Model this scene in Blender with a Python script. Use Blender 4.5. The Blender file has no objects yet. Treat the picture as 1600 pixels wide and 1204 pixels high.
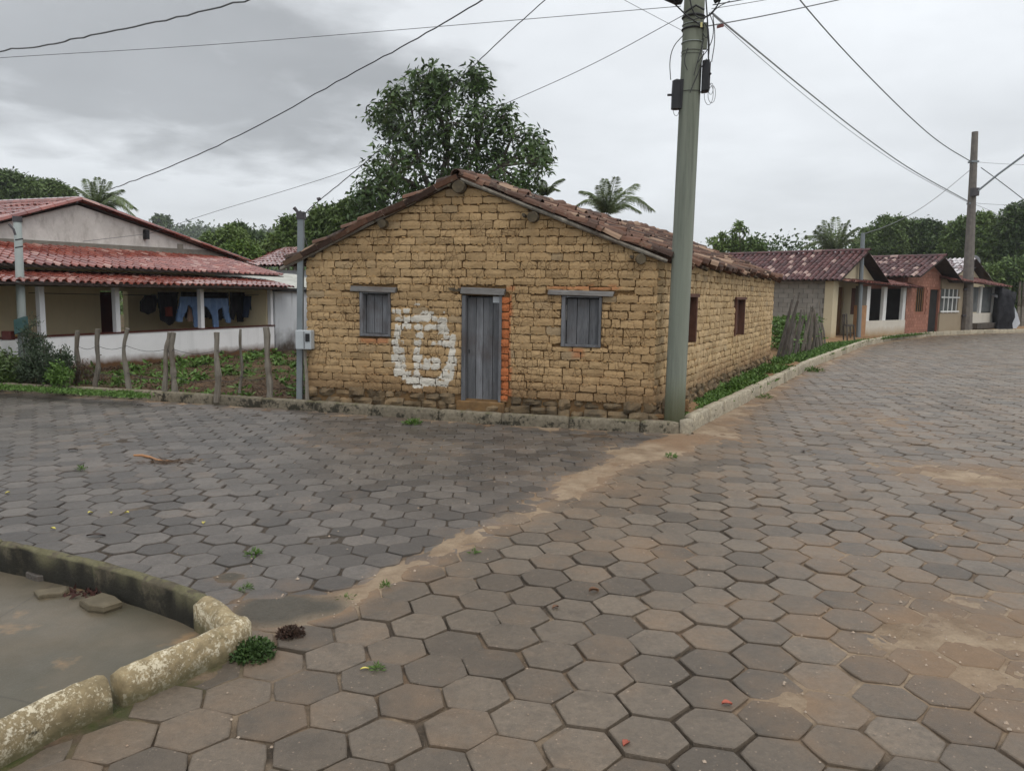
import bpy, math, random
import numpy as np
from mathutils import Vector, Matrix, noise as mnoise

random.seed(7); RNG = np.random.default_rng(7)
scene = bpy.context.scene
COL = scene.collection
R = math.radians

# ------------------------------------------------------------------ camera
F = 1200.0; CAMH = 1.7; PITCH = R(6.8); ROLL = R(0.9)
fw = Vector((0, math.cos(PITCH), -math.sin(PITCH))); rt0 = Vector((1, 0, 0)); up0 = rt0.cross(fw)
rt = rt0*math.cos(ROLL) + up0*math.sin(ROLL); upv = -rt0*math.sin(ROLL) + up0*math.cos(ROLL)
CAMP = Vector((0, 0, CAMH))
cd = bpy.data.cameras.new('camera'); cam = bpy.data.objects.new('camera', cd); COL.objects.link(cam)
cd.sensor_width = 36.0; cd.lens = 36.0*F/1600.0; cd.clip_start = 0.05; cd.clip_end = 3000
m = Matrix((rt, upv, -fw)).transposed().to_4x4(); m.translation = CAMP
cam.matrix_world = m
scene.camera = cam
scene.render.resolution_x = 1024; scene.render.resolution_y = 770

# ------------------------------------------------------------------ sky and sun (overcast)
SUN_EL, SUN_AZ = 58, 150       # elevation; azimuth clockwise from +Y
world = bpy.data.worlds.new('World'); scene.world = world; world.use_nodes = True
wn = world.node_tree.nodes; wl = world.node_tree.links; wn.clear()
def wnode(t, **k):
    n = wn.new(t)
    for a, b in k.items(): setattr(n, a, b)
    return n
sky = wnode('ShaderNodeTexSky', sky_type='NISHITA'); sky.sun_disc = False
sky.sun_elevation = R(SUN_EL); sky.sun_rotation = R(SUN_AZ)
tc = wnode('ShaderNodeTexCoord'); sep = wnode('ShaderNodeSeparateXYZ'); wl.new(tc.outputs['Generated'], sep.inputs[0])
def wmath(op, a, b=None, c=None, clamp=False):
    n = wnode('ShaderNodeMath', operation=op); n.use_clamp = clamp
    for i, v in enumerate((a, b, c)):
        if v is None: continue
        if isinstance(v, (int, float)): n.inputs[i].default_value = v
        else: wl.new(v, n.inputs[i])
    return n.outputs[0]
zc = wmath('MAXIMUM', sep.outputs[2], 0.0)
den = wmath('ADD', zc, 0.16)
px_ = wmath('DIVIDE', sep.outputs[0], den); py_ = wmath('DIVIDE', sep.outputs[1], den)
cmb = wnode('ShaderNodeCombineXYZ'); wl.new(px_, cmb.inputs[0]); wl.new(py_, cmb.inputs[1])
def wnoise(scale, detail, rough, off, dist=0.0):
    mp = wnode('ShaderNodeMapping'); mp.inputs['Location'].default_value = off; wl.new(cmb.outputs[0], mp.inputs[0])
    n = wnode('ShaderNodeTexNoise'); n.inputs['Scale'].default_value = scale; n.inputs['Detail'].default_value = detail
    n.inputs['Roughness'].default_value = rough; n.inputs['Distortion'].default_value = dist; wl.new(mp.outputs[0], n.inputs['Vector'])
    return n.outputs['Fac']
n1 = wnoise(0.9, 5, 0.5, (3.1, 1.7, 0)); n2 = wnoise(2.6, 6, 0.55, (9.1, 4.7, 0), 0.3)
# dark cloud bank low over the left, with a wispy edge
xr = wmath('DIVIDE', sep.outputs[0], sep.outputs[1]); zr = wmath('DIVIDE', sep.outputs[2], sep.outputs[1])
n3 = wnoise(3.2, 6, 0.55, (1.3, 8.2, 0), 0.25)
ex = wmath('DIVIDE', wmath('SUBTRACT', xr, -0.46), 0.40); ez = wmath('DIVIDE', wmath('SUBTRACT', zr, 0.28), 0.115)
# the bank's underside dips to the right
ez = wmath('ADD', ez, wmath('MULTIPLY', ex, 0.38))
rr = wmath('ADD', wmath('MULTIPLY', ex, ex), wmath('MULTIPLY', ez, ez))
rr = wmath('ADD', rr, wmath('MULTIPLY', wmath('SUBTRACT', n3, 0.5), 2.2))
bank = wmath('SUBTRACT', 1.35, rr, clamp=True)
bank = wmath('SMOOTH_MIN', bank, 1.0, 0.3)
bank = wmath('MULTIPLY', bank, wmath('GREATER_THAN', sep.outputs[1], 0.0))
ell = wmath('ADD', wmath('MULTIPLY', zc, 0.55), 0.86)     # overcast sky: brighter overhead
cl = wmath('MULTIPLY', wmath('ADD', wmath('MULTIPLY', wmath('SUBTRACT', n1, 0.5), 0.55), 1.0), ell)
cl = wmath('MULTIPLY', cl, wmath('ADD', wmath('MULTIPLY', wmath('SUBTRACT', n2, 0.5), 0.22), 1.0))
cl = wmath('MULTIPLY', cl, wmath('SUBTRACT', 1.0, wmath('MULTIPLY', bank, 0.50)))
cl = wmath('MULTIPLY', cl, 8.5)
cr = wnode('ShaderNodeCombineColor'); wl.new(wmath('MULTIPLY', cl, 0.965), cr.inputs[0]); wl.new(wmath('MULTIPLY', cl, 1.0), cr.inputs[1]); wl.new(wmath('MULTIPLY', cl, 1.035), cr.inputs[2])
mx = wnode('ShaderNodeMix', data_type='RGBA'); mx.inputs[0].default_value = 0.93
wl.new(sky.outputs[0], mx.inputs[6]); wl.new(cr.outputs[0], mx.inputs[7])
bg = wnode('ShaderNodeBackground'); bg.inputs[1].default_value = 0.1; wl.new(mx.outputs[2], bg.inputs[0])
wo = wnode('ShaderNodeOutputWorld'); wl.new(bg.outputs[0], wo.inputs[0])

sl = bpy.data.lights.new('sun', 'SUN'); sl.energy = 1.15; sl.angle = R(35); sl.color = (1.0, 0.94, 0.85)
so = bpy.data.objects.new('sun', sl); COL.objects.link(so)
sd = Vector((math.sin(R(SUN_AZ))*math.cos(R(SUN_EL)), math.cos(R(SUN_AZ))*math.cos(R(SUN_EL)), math.sin(R(SUN_EL))))
so.rotation_euler = (-sd).to_track_quat('-Z', 'Y').to_euler()

scene.view_settings.view_transform = 'Standard'; scene.view_settings.look = 'None'
scene.view_settings.gamma = 1; scene.view_settings.use_curve_mapping = False; scene.view_settings.exposure = 0.15

# ------------------------------------------------------------------ photograph pixel (1600x1204) -> place
def ray(x, y): return fw + rt*((x-800)/F) + upv*((602-y)/F)
def G(x, y, z=0.0):
    d = ray(x, y); return CAMP + d*((z-CAMH)/d.z)
def PL(x, y, a, b):          # on the upright plane through a and b
    n = Vector((-(b[1]-a[1]), b[0]-a[0], 0)); d = ray(x, y)
    return CAMP + d*((Vector((a[0], a[1], 0))-CAMP).dot(n)/d.dot(n))
def RD(x, y, dist):          # at a given distance ahead
    d = ray(x, y); return CAMP + d*(dist/d.y)

# ------------------------------------------------------------------ noise
def _h(ix, iy, seed):
    n = (ix.astype(np.int64)*374761393 + iy.astype(np.int64)*668265263 + seed*982451653) & 0x7fffffff
    n = (n ^ (n >> 13))*1274126177 & 0x7fffffff
    return ((n ^ (n >> 16)) & 0xffff)/65535.0
def vnoise(x, y, seed=0):
    x = np.asarray(x, float); y = np.asarray(y, float)
    ix = np.floor(x); iy = np.floor(y); fx = x-ix; fy = y-iy
    fx = fx*fx*(3-2*fx); fy = fy*fy*(3-2*fy)
    a = _h(ix, iy, seed); b = _h(ix+1, iy, seed); c = _h(ix, iy+1, seed); d = _h(ix+1, iy+1, seed)
    return (a*(1-fx)+b*fx)*(1-fy)+(c*(1-fx)+d*fx)*fy
def fbm(x, y, sc, octv=4, seed=0, gain=0.5):
    x = np.asarray(x, float); y = np.asarray(y, float); s = 0; a = 1; t = 0
    for o in range(octv):
        s = s + a*vnoise(x*sc*2**o+o*17.3, y*sc*2**o+o*5.1, seed+o); t += a; a *= gain
    return s/t

# ------------------------------------------------------------------ building helpers
WL = {}                      # world origin of every object made here
def link(o, parent, origin):
    COL.objects.link(o); WL[o.name] = Vector(origin)
    if parent is not None:
        o.parent = parent; o.location = Vector(origin) - WL[parent.name]
    else: o.location = Vector(origin)
    return o
def tag(o, label=None, cat=None, group=None, kind=None):
    if label: o['label'] = label
    if cat: o['category'] = cat
    if group: o['group'] = group
    if kind: o['kind'] = kind
    return o
def thing(name, label, cat, loc, group=None):
    o = bpy.data.objects.new(name, None); o.empty_display_size = 0.2
    link(o, None, loc); return tag(o, label, cat, group)

class MB:
    def __init__(s): s.v = []; s.f = []; s.a = {}
    def add(s, vs, fs, **attr):
        n = len(s.v); s.v += [tuple(p) for p in vs]; s.f += [tuple(i+n for i in f) for f in fs]
        for k, vals in attr.items():
            lst = s.a.setdefault(k, []); lst += [0.0]*(n-len(lst))
            lst += list(vals) if hasattr(vals, '__len__') else [vals]*len(vs)
        return s
    def box(s, o, ax, ay, az):
        """box from corner o with edge vectors"""
        o, ax, ay, az = map(Vector, (o, ax, ay, az))
        vs = [o, o+ax, o+ax+ay, o+ay, o+az, o+ax+az, o+ax+ay+az, o+ay+az]
        fs = [(0,3,2,1),(4,5,6,7),(0,1,5,4),(1,2,6,5),(2,3,7,6),(3,0,4,7)]
        if ax.cross(ay).dot(az) < 0: fs = [f[::-1] for f in fs]
        return s.add(vs, fs)
    def cbox(s, c, hx, hy, hz):
        c, hx, hy, hz = map(Vector, (c, hx, hy, hz)); return s.box(c-hx-hy-hz, hx*2, hy*2, hz*2)
    def prism(s, poly, off):
        """closed prism: 3-D polygon swept by off"""
        n = len(poly); off = Vector(off); P = [Vector(p) for p in poly]
        vs = P + [p+off for p in P]
        fs = [tuple(range(n)), tuple(range(2*n-1, n-1, -1))]
        for i in range(n): j = (i+1) % n; fs.append((i, i+n, j+n, j))
        nn = (P[1]-P[0]).cross(P[2]-P[1])
        if nn.dot(off) > 0: fs = [f[::-1] for f in fs]
        return s.add(vs, fs)
    def tube(s, pts, rad, seg=6, cap=True, rough=0.0):
        pts = [Vector(p) for p in pts]; n = len(pts)
        rs = rad if hasattr(rad, '__len__') else [rad]*n
        vs = []; up = None
        for i, p in enumerate(pts):
            d = (pts[min(i+1, n-1)]-pts[max(i-1, 0)]).normalized()
            if up is None:
                up = Vector((0, 0, 1)) if abs(d.z) < .9 else Vector((1, 0, 0))
            a = d.cross(up).normalized(); b = a.cross(d).normalized(); up = b
            for k in range(seg):
                t = 2*math.pi*k/seg; r_ = rs[i]*(1+rough*random.uniform(-1, 1))
                vs.append(p+a*math.cos(t)*r_+b*math.sin(t)*r_)
        fs = []
        for i in range(n-1):
            for k in range(seg):
                k2 = (k+1) % seg; fs.append((i*seg+k, i*seg+k2, (i+1)*seg+k2, (i+1)*seg+k))
        if cap: fs += [tuple(range(seg))[::-1], tuple((n-1)*seg+k for k in range(seg))]
        return s.add(vs, fs)
    def mesh(s, name, origin):
        me = bpy.data.meshes.new(name); o = Vector(origin)
        A = np.array(s.v, dtype=np.float64).reshape(-1, 3) - np.array(o)
        me.from_pydata(A.tolist(), [], s.f)
        for k, vals in s.a.items():
            vals = vals + [0.0]*(len(s.v)-len(vals))
            at = me.attributes.new(k, 'FLOAT', 'POINT'); at.data.foreach_set('value', np.array(vals, dtype=np.float32))
        return me
    def build(s, name, mat, parent=None, origin=None, smooth=False, bevel=0):
        if origin is None:
            A = np.array(s.v); origin = Vector(((A[:, 0].min()+A[:, 0].max())/2, (A[:, 1].min()+A[:, 1].max())/2, A[:, 2].min()))
        me = s.mesh(name, origin); me.materials.append(mat)
        if smooth: me.polygons.foreach_set('use_smooth', [True]*len(me.polygons))
        o = bpy.data.objects.new(name, me); link(o, parent, origin)
        if bevel:
            b = o.modifiers.new('b', 'BEVEL'); b.width = bevel; b.segments = 2; b.limit_method = 'ANGLE'
        return o
def npmesh(name, V, Fq, mat, parent=None, origin=None, attrs=None, smooth=False):
    """V (n,3), Fq (m,4) or (m,3) int arrays"""
    V = np.asarray(V, np.float32)
    if origin is None: origin = (float(V[:, 0].mean()), float(V[:, 1].mean()), float(V[:, 2].min()))
    V = V - np.array(origin, np.float32)
    me = bpy.data.meshes.new(name); me.vertices.add(len(V)); me.vertices.foreach_set('co', V.ravel())
    k = Fq.shape[1]; me.loops.add(Fq.size); me.loops.foreach_set('vertex_index', Fq.astype(np.int32).ravel())
    me.polygons.add(len(Fq)); me.polygons.foreach_set('loop_start', np.arange(0, Fq.size, k, dtype=np.int32))
    if smooth: me.polygons.foreach_set('use_smooth', np.ones(len(Fq), bool))
    for nme, vals in (attrs or {}).items():
        at = me.attributes.new(nme, 'FLOAT', 'POINT'); at.data.foreach_set('value', np.asarray(vals, np.float32))
    me.update(calc_edges=True); me.validate(); me.materials.append(mat)
    o = bpy.data.objects.new(name, me); return link(o, parent, origin)
def pieces(parent, name, mat, items, cap=300, score=None, smooth=False):
    """items: list of MB, one per piece. The cap that show largest become parts, the rest one joined part."""
    def cen(mb):
        p = mb.v[0]; q = mb.v[len(mb.v)//2]; return Vector(((p[0]+q[0])/2, (p[1]+q[1])/2, (p[2]+q[2])/2))
    def sc(mb):
        c = cen(mb); d = (c-CAMP); dz = d.dot(fw)
        vis = 0 if (dz > 0.3 and abs(d.dot(rt)/dz) < .67 and abs(d.dot(upv)/dz) < .51) else 1000
        return d.length + vis + (score(c) if score else 0)
    items = sorted(items, key=sc)
    for mb in items[:cap]:
        A = np.array(mb.v); mb.build(name, mat, parent, origin=A.mean(axis=0), smooth=smooth)
    rest = items[cap:]
    if rest:
        b = MB()
        for mb in rest: b.add(mb.v, mb.f, **mb.a)
        o = b.build(name, mat, parent, smooth=smooth); o['kind'] = 'stuff'

# ------------------------------------------------------------------ materials
class NT:
    def __init__(s, name):
        s.m = bpy.data.materials.new(name); s.m.use_nodes = True; s.t = s.m.node_tree; s.n = s.t.nodes; s.l = s.t.links
        s.b = s.n['Principled BSDF']; s.geo = s.n.new('ShaderNodeNewGeometry'); s.pos = s.geo.outputs['Position']
        s._r = None
    def put(s, v, inp):
        if isinstance(v, (int, float)): inp.default_value = v
        elif isinstance(v, tuple): inp.default_value = v if len(v) == 4 or inp.type == 'VECTOR' else (*v, 1)
        else: s.l.new(v, inp)
    def math(s, op, a, b=None, c=None, clamp=False):
        n = s.n.new('ShaderNodeMath'); n.operation = op; n.use_clamp = clamp
        for i, v in enumerate((a, b, c)):
            if v is not None: s.put(v, n.inputs[i])
        return n.outputs[0]
    def noise(s, scale, detail=4, rough=.55, vec=None, dist=0, stretch=None, w=0.0):
        n = s.n.new('ShaderNodeTexNoise'); n.noise_dimensions = '3D'
        n.inputs['Scale'].default_value = scale; n.inputs['Detail'].default_value = detail
        n.inputs['Roughness'].default_value = rough; n.inputs['Distortion'].default_value = dist
        v = vec or s.pos
        if stretch or w:
            mp = s.n.new('ShaderNodeMapping'); mp.inputs['Scale'].default_value = stretch or (1, 1, 1); mp.inputs['Location'].default_value = (w, w*1.7, w*.3)
            s.l.new(v, mp.inputs[0]); v = mp.outputs[0]
        s.l.new(v, n.inputs['Vector']); return n.outputs['Fac']
    def voro(s, scale, feat='DISTANCE_TO_EDGE', vec=None, stretch=None):
        n = s.n.new('ShaderNodeTexVoronoi'); n.feature = feat; n.inputs['Scale'].default_value = scale
        v = vec or s.pos
        if stretch:
            mp = s.n.new('ShaderNodeMapping'); mp.inputs['Scale'].default_value = stretch; s.l.new(v, mp.inputs[0]); v = mp.outputs[0]
        s.l.new(v, n.inputs['Vector']); return n.outputs['Distance']
    def rng(s, v, a, b, c=0.0, d=1.0, smooth=False):
        n = s.n.new('ShaderNodeMapRange'); n.clamp = True
        if smooth: n.interpolation_type = 'SMOOTHSTEP'
        s.put(v, n.inputs[0])
        for i, q in enumerate((a, b, c, d)): n.inputs[i+1].default_value = q
        return n.outputs[0]
    def mix(s, f, a, b, mode='MIX'):
        n = s.n.new('ShaderNodeMix'); n.data_type = 'RGBA'; n.blend_type = mode
        s.put(f, n.inputs[0]); s.put(a, n.inputs[6]); s.put(b, n.inputs[7]); return n.outputs[2]
    def attr(s, name):
        n = s.n.new('ShaderNodeAttribute'); n.attribute_name = name; return n.outputs['Fac']
    def xyz(s):
        n = s.n.new('ShaderNodeSeparateXYZ'); s.l.new(s.pos, n.inputs[0]); return n.outputs
    def rnd(s):
        if s._r is None:
            oi = s.n.new('ShaderNodeObjectInfo')
            s._r = s.math('FRACT', s.math('ADD', oi.outputs['Random'], s.geo.outputs['Random Per Island']))
        return s._r
    def rnd2(s): return s.math('FRACT', s.math('MULTIPLY', s.rnd(), 37.31))
    def bump(s, h, strength=.5, dist=.01, prev=None):
        n = s.n.new('ShaderNodeBump'); n.inputs['Strength'].default_value = strength; n.inputs['Distance'].default_value = dist
        s.l.new(h, n.inputs['Height'])
        if prev is not None: s.l.new(prev, n.inputs['Normal'])
        return n.outputs[0]
    def out(s, col, rough=.8, normal=None, spec=.4, **k):
        s.put(col, s.b.inputs['Base Color']); s.put(rough, s.b.inputs['Roughness']); s.b.inputs['Specular IOR Level'].default_value = spec
        if normal is not None: s.l.new(normal, s.b.inputs['Normal'])
        for a, v in k.items(): s.put(v, s.b.inputs[a])
        return s.m
def bw(t, f, lo, hi):        # brightness factor as grey colour multiplier
    return t.rng(f, 0, 1, lo, hi)
def tint(t, col, f, lo, hi):
    n = t.n.new('ShaderNodeVectorMath'); n.operation = 'SCALE'; t.put(col if not isinstance(col, tuple) else col, n.inputs[0]); t.l.new(bw(t, f, lo, hi), n.inputs['Scale']); return n.outputs[0]
def simple(name, c1, c2, scale=6, rough=.85, bumps=.3, bscale=40, bdist=.004, rlo=.85, rhi=1.15, stretch=None, spec=.35):
    t = NT(name); c = t.mix(t.rng(t.noise(scale, 5, .6, stretch=stretch), .3, .7), c1, c2)
    c = tint(t, c, t.rnd(), rlo, rhi)
    return t.out(c, rough, t.bump(t.noise(bscale, 4, .6, stretch=stretch), bumps, bdist), spec)

def mat_brick(name, ca, cb, low, paintable=False):
    t = NT(name); big = t.noise(.9, 4, .6); z = t.xyz()[2]
    c = t.mix(t.rng(big, .35, .65), ca, cb)
    c = t.mix(t.rng(t.noise(7, 5, .6), .45, .75, 0, .28), c, (cb[0]*.72, cb[1]*.66, cb[2]*.6))
    c = tint(t, c, t.rnd(), .86, 1.1)
    c = t.mix(t.rng(t.rnd2(), .94, 1.0, 0, .45), c, (.22, .2, .155))       # a few greyer blocks
    lowf = t.math('MULTIPLY', t.rng(t.math('ADD', z, t.math('MULTIPLY', t.noise(1.6, 4), -.9)), .25, -.25), .75)
    c = t.mix(lowf, c, low)
    zz = t.rng(t.math('ADD', z, t.math('MULTIPLY', t.noise(2.3, 4), -.25)), .5, .2, 0, .5)
    c = t.mix(zz, c, (.10, .075, .045))
    # fine shrinkage cracks
    cr = t.rng(t.voro(13, stretch=(1, 1, .55)), 0, .05, 1, 0)
    cr = t.math('MULTIPLY', cr, t.rng(t.noise(3.1, 3), .45, .6))
    c = t.mix(t.math('MULTIPLY', cr, .55), c, (.12, .06, .025))
    h = t.math('SUBTRACT', t.math('ADD', t.noise(38, 5, .65), t.math('MULTIPLY', t.noise(11, 4, .6), 1.6)), t.math('MULTIPLY', cr, .9))
    if paintable:
        p = t.math('ADD', t.attr('paint'), t.math('MULTIPLY', t.math('SUBTRACT', t.noise(17, 5, .7), .5), .95))
        p = t.math('ADD', p, t.math('MULTIPLY', t.math('SUBTRACT', t.noise(4.2, 3, .6, w=6), .5), .8)); p = t.rng(p, .46, .53)
        p = t.math('MULTIPLY', p, t.rng(t.noise(70, 3, .6), .26, .36))
        c = t.mix(p, c, t.mix(t.noise(9), (.50, .46, .39), (.70, .67, .60)))
        h = t.math('ADD', h, t.math('MULTIPLY', p, .25))
        red = t.attr('red'); c = t.mix(t.math('MULTIPLY', red, .9), c, tint(t, (.42, .125, .045), t.noise(14), .7, 1.3))
    return t.out(c, .92, t.bump(h, .75, .012), .15)
M = {}
M['brick'] = mat_brick('adobe_brick', (.44, .305, .165), (.37, .25, .13), (.34, .20, .10), True)
M['brick2'] = mat_brick('adobe_brick_side', (.54, .40, .235), (.47, .335, .18), (.40, .225, .115), True)
M['mortar'] = simple('mud_mortar', (.11, .065, .03), (.22, .13, .055), 5, .95, .8, 30, .01)
M['dab'] = mat_brick('mud_dab', (.38, .25, .12), (.30, .19, .09), (.30, .16, .075), True)
M['basestone'] = simple('foundation_stone', (.075, .06, .04), (.22, .15, .08), 4, .9, .8, 22, .01, .7, 1.3)
def mat_wood(name, c1, c2, dark, stretch):
    t = NT(name); g = t.noise(14, 6, .65, stretch=stretch, dist=.4); c = t.mix(t.rng(g, .3, .7), c1, c2)
    k = t.noise(55, 4, .6, stretch=stretch); c = t.mix(t.rng(k, .55, .75, 0, .6), c, dark)
    c = tint(t, c, t.rnd(), .72, 1.2)
    c = t.mix(t.rng(t.noise(2.2, 3, w=4), .52, .75, 0, .6), c, (dark[0]*1.6, dark[1]*1.2, dark[2]))
    return t.out(c, .8, t.bump(t.math('ADD', g, k), .6, .006), .25)
M['wood'] = mat_wood('weathered_grey_wood', (.095, .098, .105), (.20, .205, .22), (.045, .038, .035), (1, 1, .12))
M['woodh'] = mat_wood('weathered_grey_beam', (.15, .145, .14), (.27, .26, .25), (.06, .05, .042), (.15, .15, 1.2))
M['post'] = mat_wood('fence_post_wood', (.11, .10, .083), (.25, .225, .19), (.05, .04, .03), (1, 1, .15))
M['stick'] = mat_wood('old_dark_stick_wood', (.045, .038, .032), (.12, .105, .09), (.02, .016, .012), (1, 1, .15))
M['log'] = simple('log_end_wood', (.035, .028, .02), (.12, .095, .06), 9, .9, .6, 40, .006)
def mat_tile(name, c1, c2, pale, pfrac, rough, lich=.3):
    t = NT(name); c = t.mix(t.rnd(), c1, c2)
    c = tint(t, c, t.noise(6, 5, .6), .6, 1.45)
    c = t.mix(t.rng(t.rnd2(), 1-pfrac, 1-pfrac+.03, 0, .85), c, pale)
    c = t.mix(t.rng(t.noise(16, 5, .65), .55, .75, 0, lich), c, (.20, .175, .13))
    return t.out(c, rough, t.bump(t.noise(45, 4, .6), .35 if rough > .5 else .12, .004), .5, **({} if rough > .5 else {'Coat Weight': .7, 'Coat Roughness': .12}))
M['tile_old'] = mat_tile('old_clay_tile', (.04, .022, .016), (.14, .068, .042), (.30, .20, .135), .16, .9, .75)
M['tile_red'] = mat_tile('wet_red_clay_tile', (.15, .034, .025), (.26, .068, .045), (.40, .22, .18), .12, .2, .15)
M['tile_dark'] = mat_tile('dark_wet_tile', (.045, .013, .015), (.11, .036, .034), (.42, .29, .25), .12, .52, .1)
M['tile_shiny'] = mat_tile('shiny_wet_tile', (.08, .03, .035), (.16, .07, .065), (.6, .55, .56), .5, .25, .1)
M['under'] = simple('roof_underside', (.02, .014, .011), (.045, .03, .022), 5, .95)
def mat_plaster(name, c, stain, zlo, zhi, mild=.25, streak=True, zn=.9, grime=(.10, .10, .095)):
    t = NT(name); z = t.xyz()[2]
    col = tint(t, c, t.noise(1.3, 5, .6), .86, 1.1)
    if streak:
        st = t.rng(t.noise(5, 5, .6, stretch=(1, 1, .12)), .52, .78, 0, mild); col = t.mix(st, col, grime)
    zz = t.math('ADD', z, t.math('MULTIPLY', t.math('SUBTRACT', t.noise(3.2, 5, .65), .5), -zn))
    col = t.mix(t.rng(zz, zhi, zlo, 0, 1), col, stain)
    return t.out(col, .85, t.bump(t.noise(30, 4, .6), .3, .004), .3)
M['white'] = mat_plaster('white_veranda_plaster', (.80, .80, .81), (.12, .062, .03), .22, .40, .16, True, .2)
M['white2'] = mat_plaster('mildewed_white_plaster', (.55, .57, .60), (.06, .045, .035), .2, .7, .75, True, .7, (.07, .07, .07))
M['post_white'] = simple('white_painted_post', (.66, .66, .68), (.74, .74, .76), 3, .6)
M['cream'] = mat_plaster('cream_plaster', (.74, .63, .42), (.34, .24, .13), -.2, .2, .1)
t = NT('rough_grey_render')
c = t.mix(t.rng(t.noise(1.8, 6, .7), .35, .65), (.50, .47, .44), (.66, .625, .59)); c = t.mix(t.rng(t.noise(5, 6, .7, stretch=(1, 1, .5)), .5, .7, 0, .6), c, (.30, .27, .24))
M['gable'] = t.out(c, .95, t.bump(t.noise(22, 5, .65), .8, .01), .2)
M['grimeband'] = simple('dark_render_band', (.17, .155, .13), (.26, .235, .2), 7, .95, .6, 20, .01)
M['maroon'] = simple('maroon_paint', (.05, .009, .008), (.085, .016, .012), 5, .4, .2)
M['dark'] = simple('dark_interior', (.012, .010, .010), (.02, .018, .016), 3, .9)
def mat_kerb(name, base, moss, mossamt, whiteamt=0.0, darkside=0.0):
    t = NT(name); n = t.noise(5, 6, .65); c = t.mix(t.rng(t.noise(22, 5, .6), .35, .65), base, tuple(q*.62 for q in base))
    c = tint(t, c, t.rnd(), .8, 1.15)
    if whiteamt:
        w = t.rng(t.math('ADD', t.math('ADD', t.math('MULTIPLY', t.noise(7, 6, .75), .6), t.math('MULTIPLY', t.noise(26, 5, .75), .5)), t.math('MULTIPLY', t.noise(90, 4, .7), .5)), .90-whiteamt*.22, .97-whiteamt*.22)
        c = t.mix(w, c, t.mix(t.noise(4), (.50, .42, .26), (.66, .61, .50)))
    nz = t.n.new('ShaderNodeSeparateXYZ'); t.l.new(t.geo.outputs['Normal'], nz.inputs[0])
    up = t.rng(nz.outputs[2], .3, .8, 0, 1)
    mo = t.rng(t.math('ADD', n, t.math('MULTIPLY', t.noise(28, 4, .7), .5)), 1.0-mossamt*.5, 1.08-mossamt*.5, 0, .88)
    c = t.mix(mo, c, t.mix(up, (.018, .017, .011), tint(t, moss, t.noise(45, 4, .7), .5, 1.5)))
    if whiteamt > .3: c = t.mix(t.rng(t.math('ADD', t.xyz()[2], t.math('MULTIPLY', t.noise(8, 4), -.07)), .05, -.02, 0, .8), c, (.07, .065, .03))
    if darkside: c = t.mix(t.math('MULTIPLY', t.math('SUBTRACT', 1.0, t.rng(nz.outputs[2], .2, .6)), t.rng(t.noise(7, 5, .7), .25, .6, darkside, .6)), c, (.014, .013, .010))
    return t.out(c, .88, t.bump(t.math('ADD', t.noise(60, 5, .7), t.math('MULTIPLY', n, 1.2)), .7, .008), .3)
M['kerb'] = mat_kerb('mossy_kerb_concrete', (.215, .185, .135), (.12, .11, .06), .5, .0)
M['kerb_pale'] = mat_kerb('pale_kerb_concrete', (.42, .37, .28), (.16, .15, .08), .25, .25)
M['kerb_worn'] = mat_kerb('worn_white_painted_kerb', (.33, .26, .15), (.22, .19, .10), .22, .42)
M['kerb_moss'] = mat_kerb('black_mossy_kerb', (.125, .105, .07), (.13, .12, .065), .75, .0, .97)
def mat_paver(name, c1, c2, dust, rlo, rhi, speck=True):
    t = NT(name); c = t.mix(t.rng(t.noise(1.1, 4, .6), .3, .7), c1, c2)
    c = tint(t, c, t.rnd(), .62, 1.38)
    c = t.mix(t.rng(t.noise(6, 6, .7, w=2), .5, .68, 0, .5), c, tuple(q*.5 for q in c1))
    c = t.mix(t.rng(t.noise(34, 5, .7), .3, .75, 0, .65), c, tuple(q*.55 for q in c1))
    if speck:
        sp = t.rng(t.voro(62, 'F1'), .16, .22, 1, 0); sp = t.math('MULTIPLY', sp, t.rng(t.noise(8, 3), .42, .6))
        c = t.mix(t.math('MULTIPLY', sp, t.rng(t.noise(31, 3), .4, .7, 0, .6)), c, (.33, .27, .20))
        sp2 = t.rng(t.voro(24, 'F1'), .09, .12, 1, 0); c = t.mix(t.math('MULTIPLY', sp2, .5), c, (.36, .27, .20))
    d = t.math('ADD', t.attr('dust'), t.math('MULTIPLY', t.math('SUBTRACT', t.noise(4.5, 6, .65), .5), 1.1))
    d = t.math('ADD', d, t.math('MULTIPLY', t.math('SUBTRACT', t.rnd2(), .5), .35))
    c = t.mix(t.rng(d, .22, .95, 0, .92), c, tint(t, dust, t.noise(13, 4), .8, 1.2))
    wet = t.noise(.55, 4, .6, w=7)
    ro = t.math('ADD', t.rng(wet, .35, .65, rlo, rhi), t.math('MULTIPLY', t.noise(23, 4), .22))
    ro = t.math('ADD', ro, t.rng(d, .4, .9, 0, .3))
    h = t.math('ADD', t.noise(110, 5, .8), t.math('MULTIPLY', t.noise(17, 4, .6), 1.3))
    c = tint(t, c, t.noise(150, 4, .8), .62, 1.38)
    return t.out(c, ro, t.bump(h, .8, .007), .5)
M['paverR'] = mat_paver('brown_grey_paver', (.132, .107, .081), (.172, .132, .094), (.205, .132, .076), .20, .44)
M['paverL'] = mat_paver('dark_grey_paver', (.104, .092, .081), (.142, .122, .104), (.19, .13, .085), .18, .40, False)
t = NT('bed_soil_and_sand')
sm = t.math('ADD', t.attr('sand'), t.math('MULTIPLY', t.math('SUBTRACT', t.noise(9, 5, .65), .5), .35))
cs = t.mix(t.rng(t.noise(3.2, 6, .65), .35, .65), (.37, .28, .19), (.21, .145, .09))
cs = t.mix(t.rng(t.noise(1.1, 3, w=3), .5, .66, 0, .7), cs, (.215, .125, .066))
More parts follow.
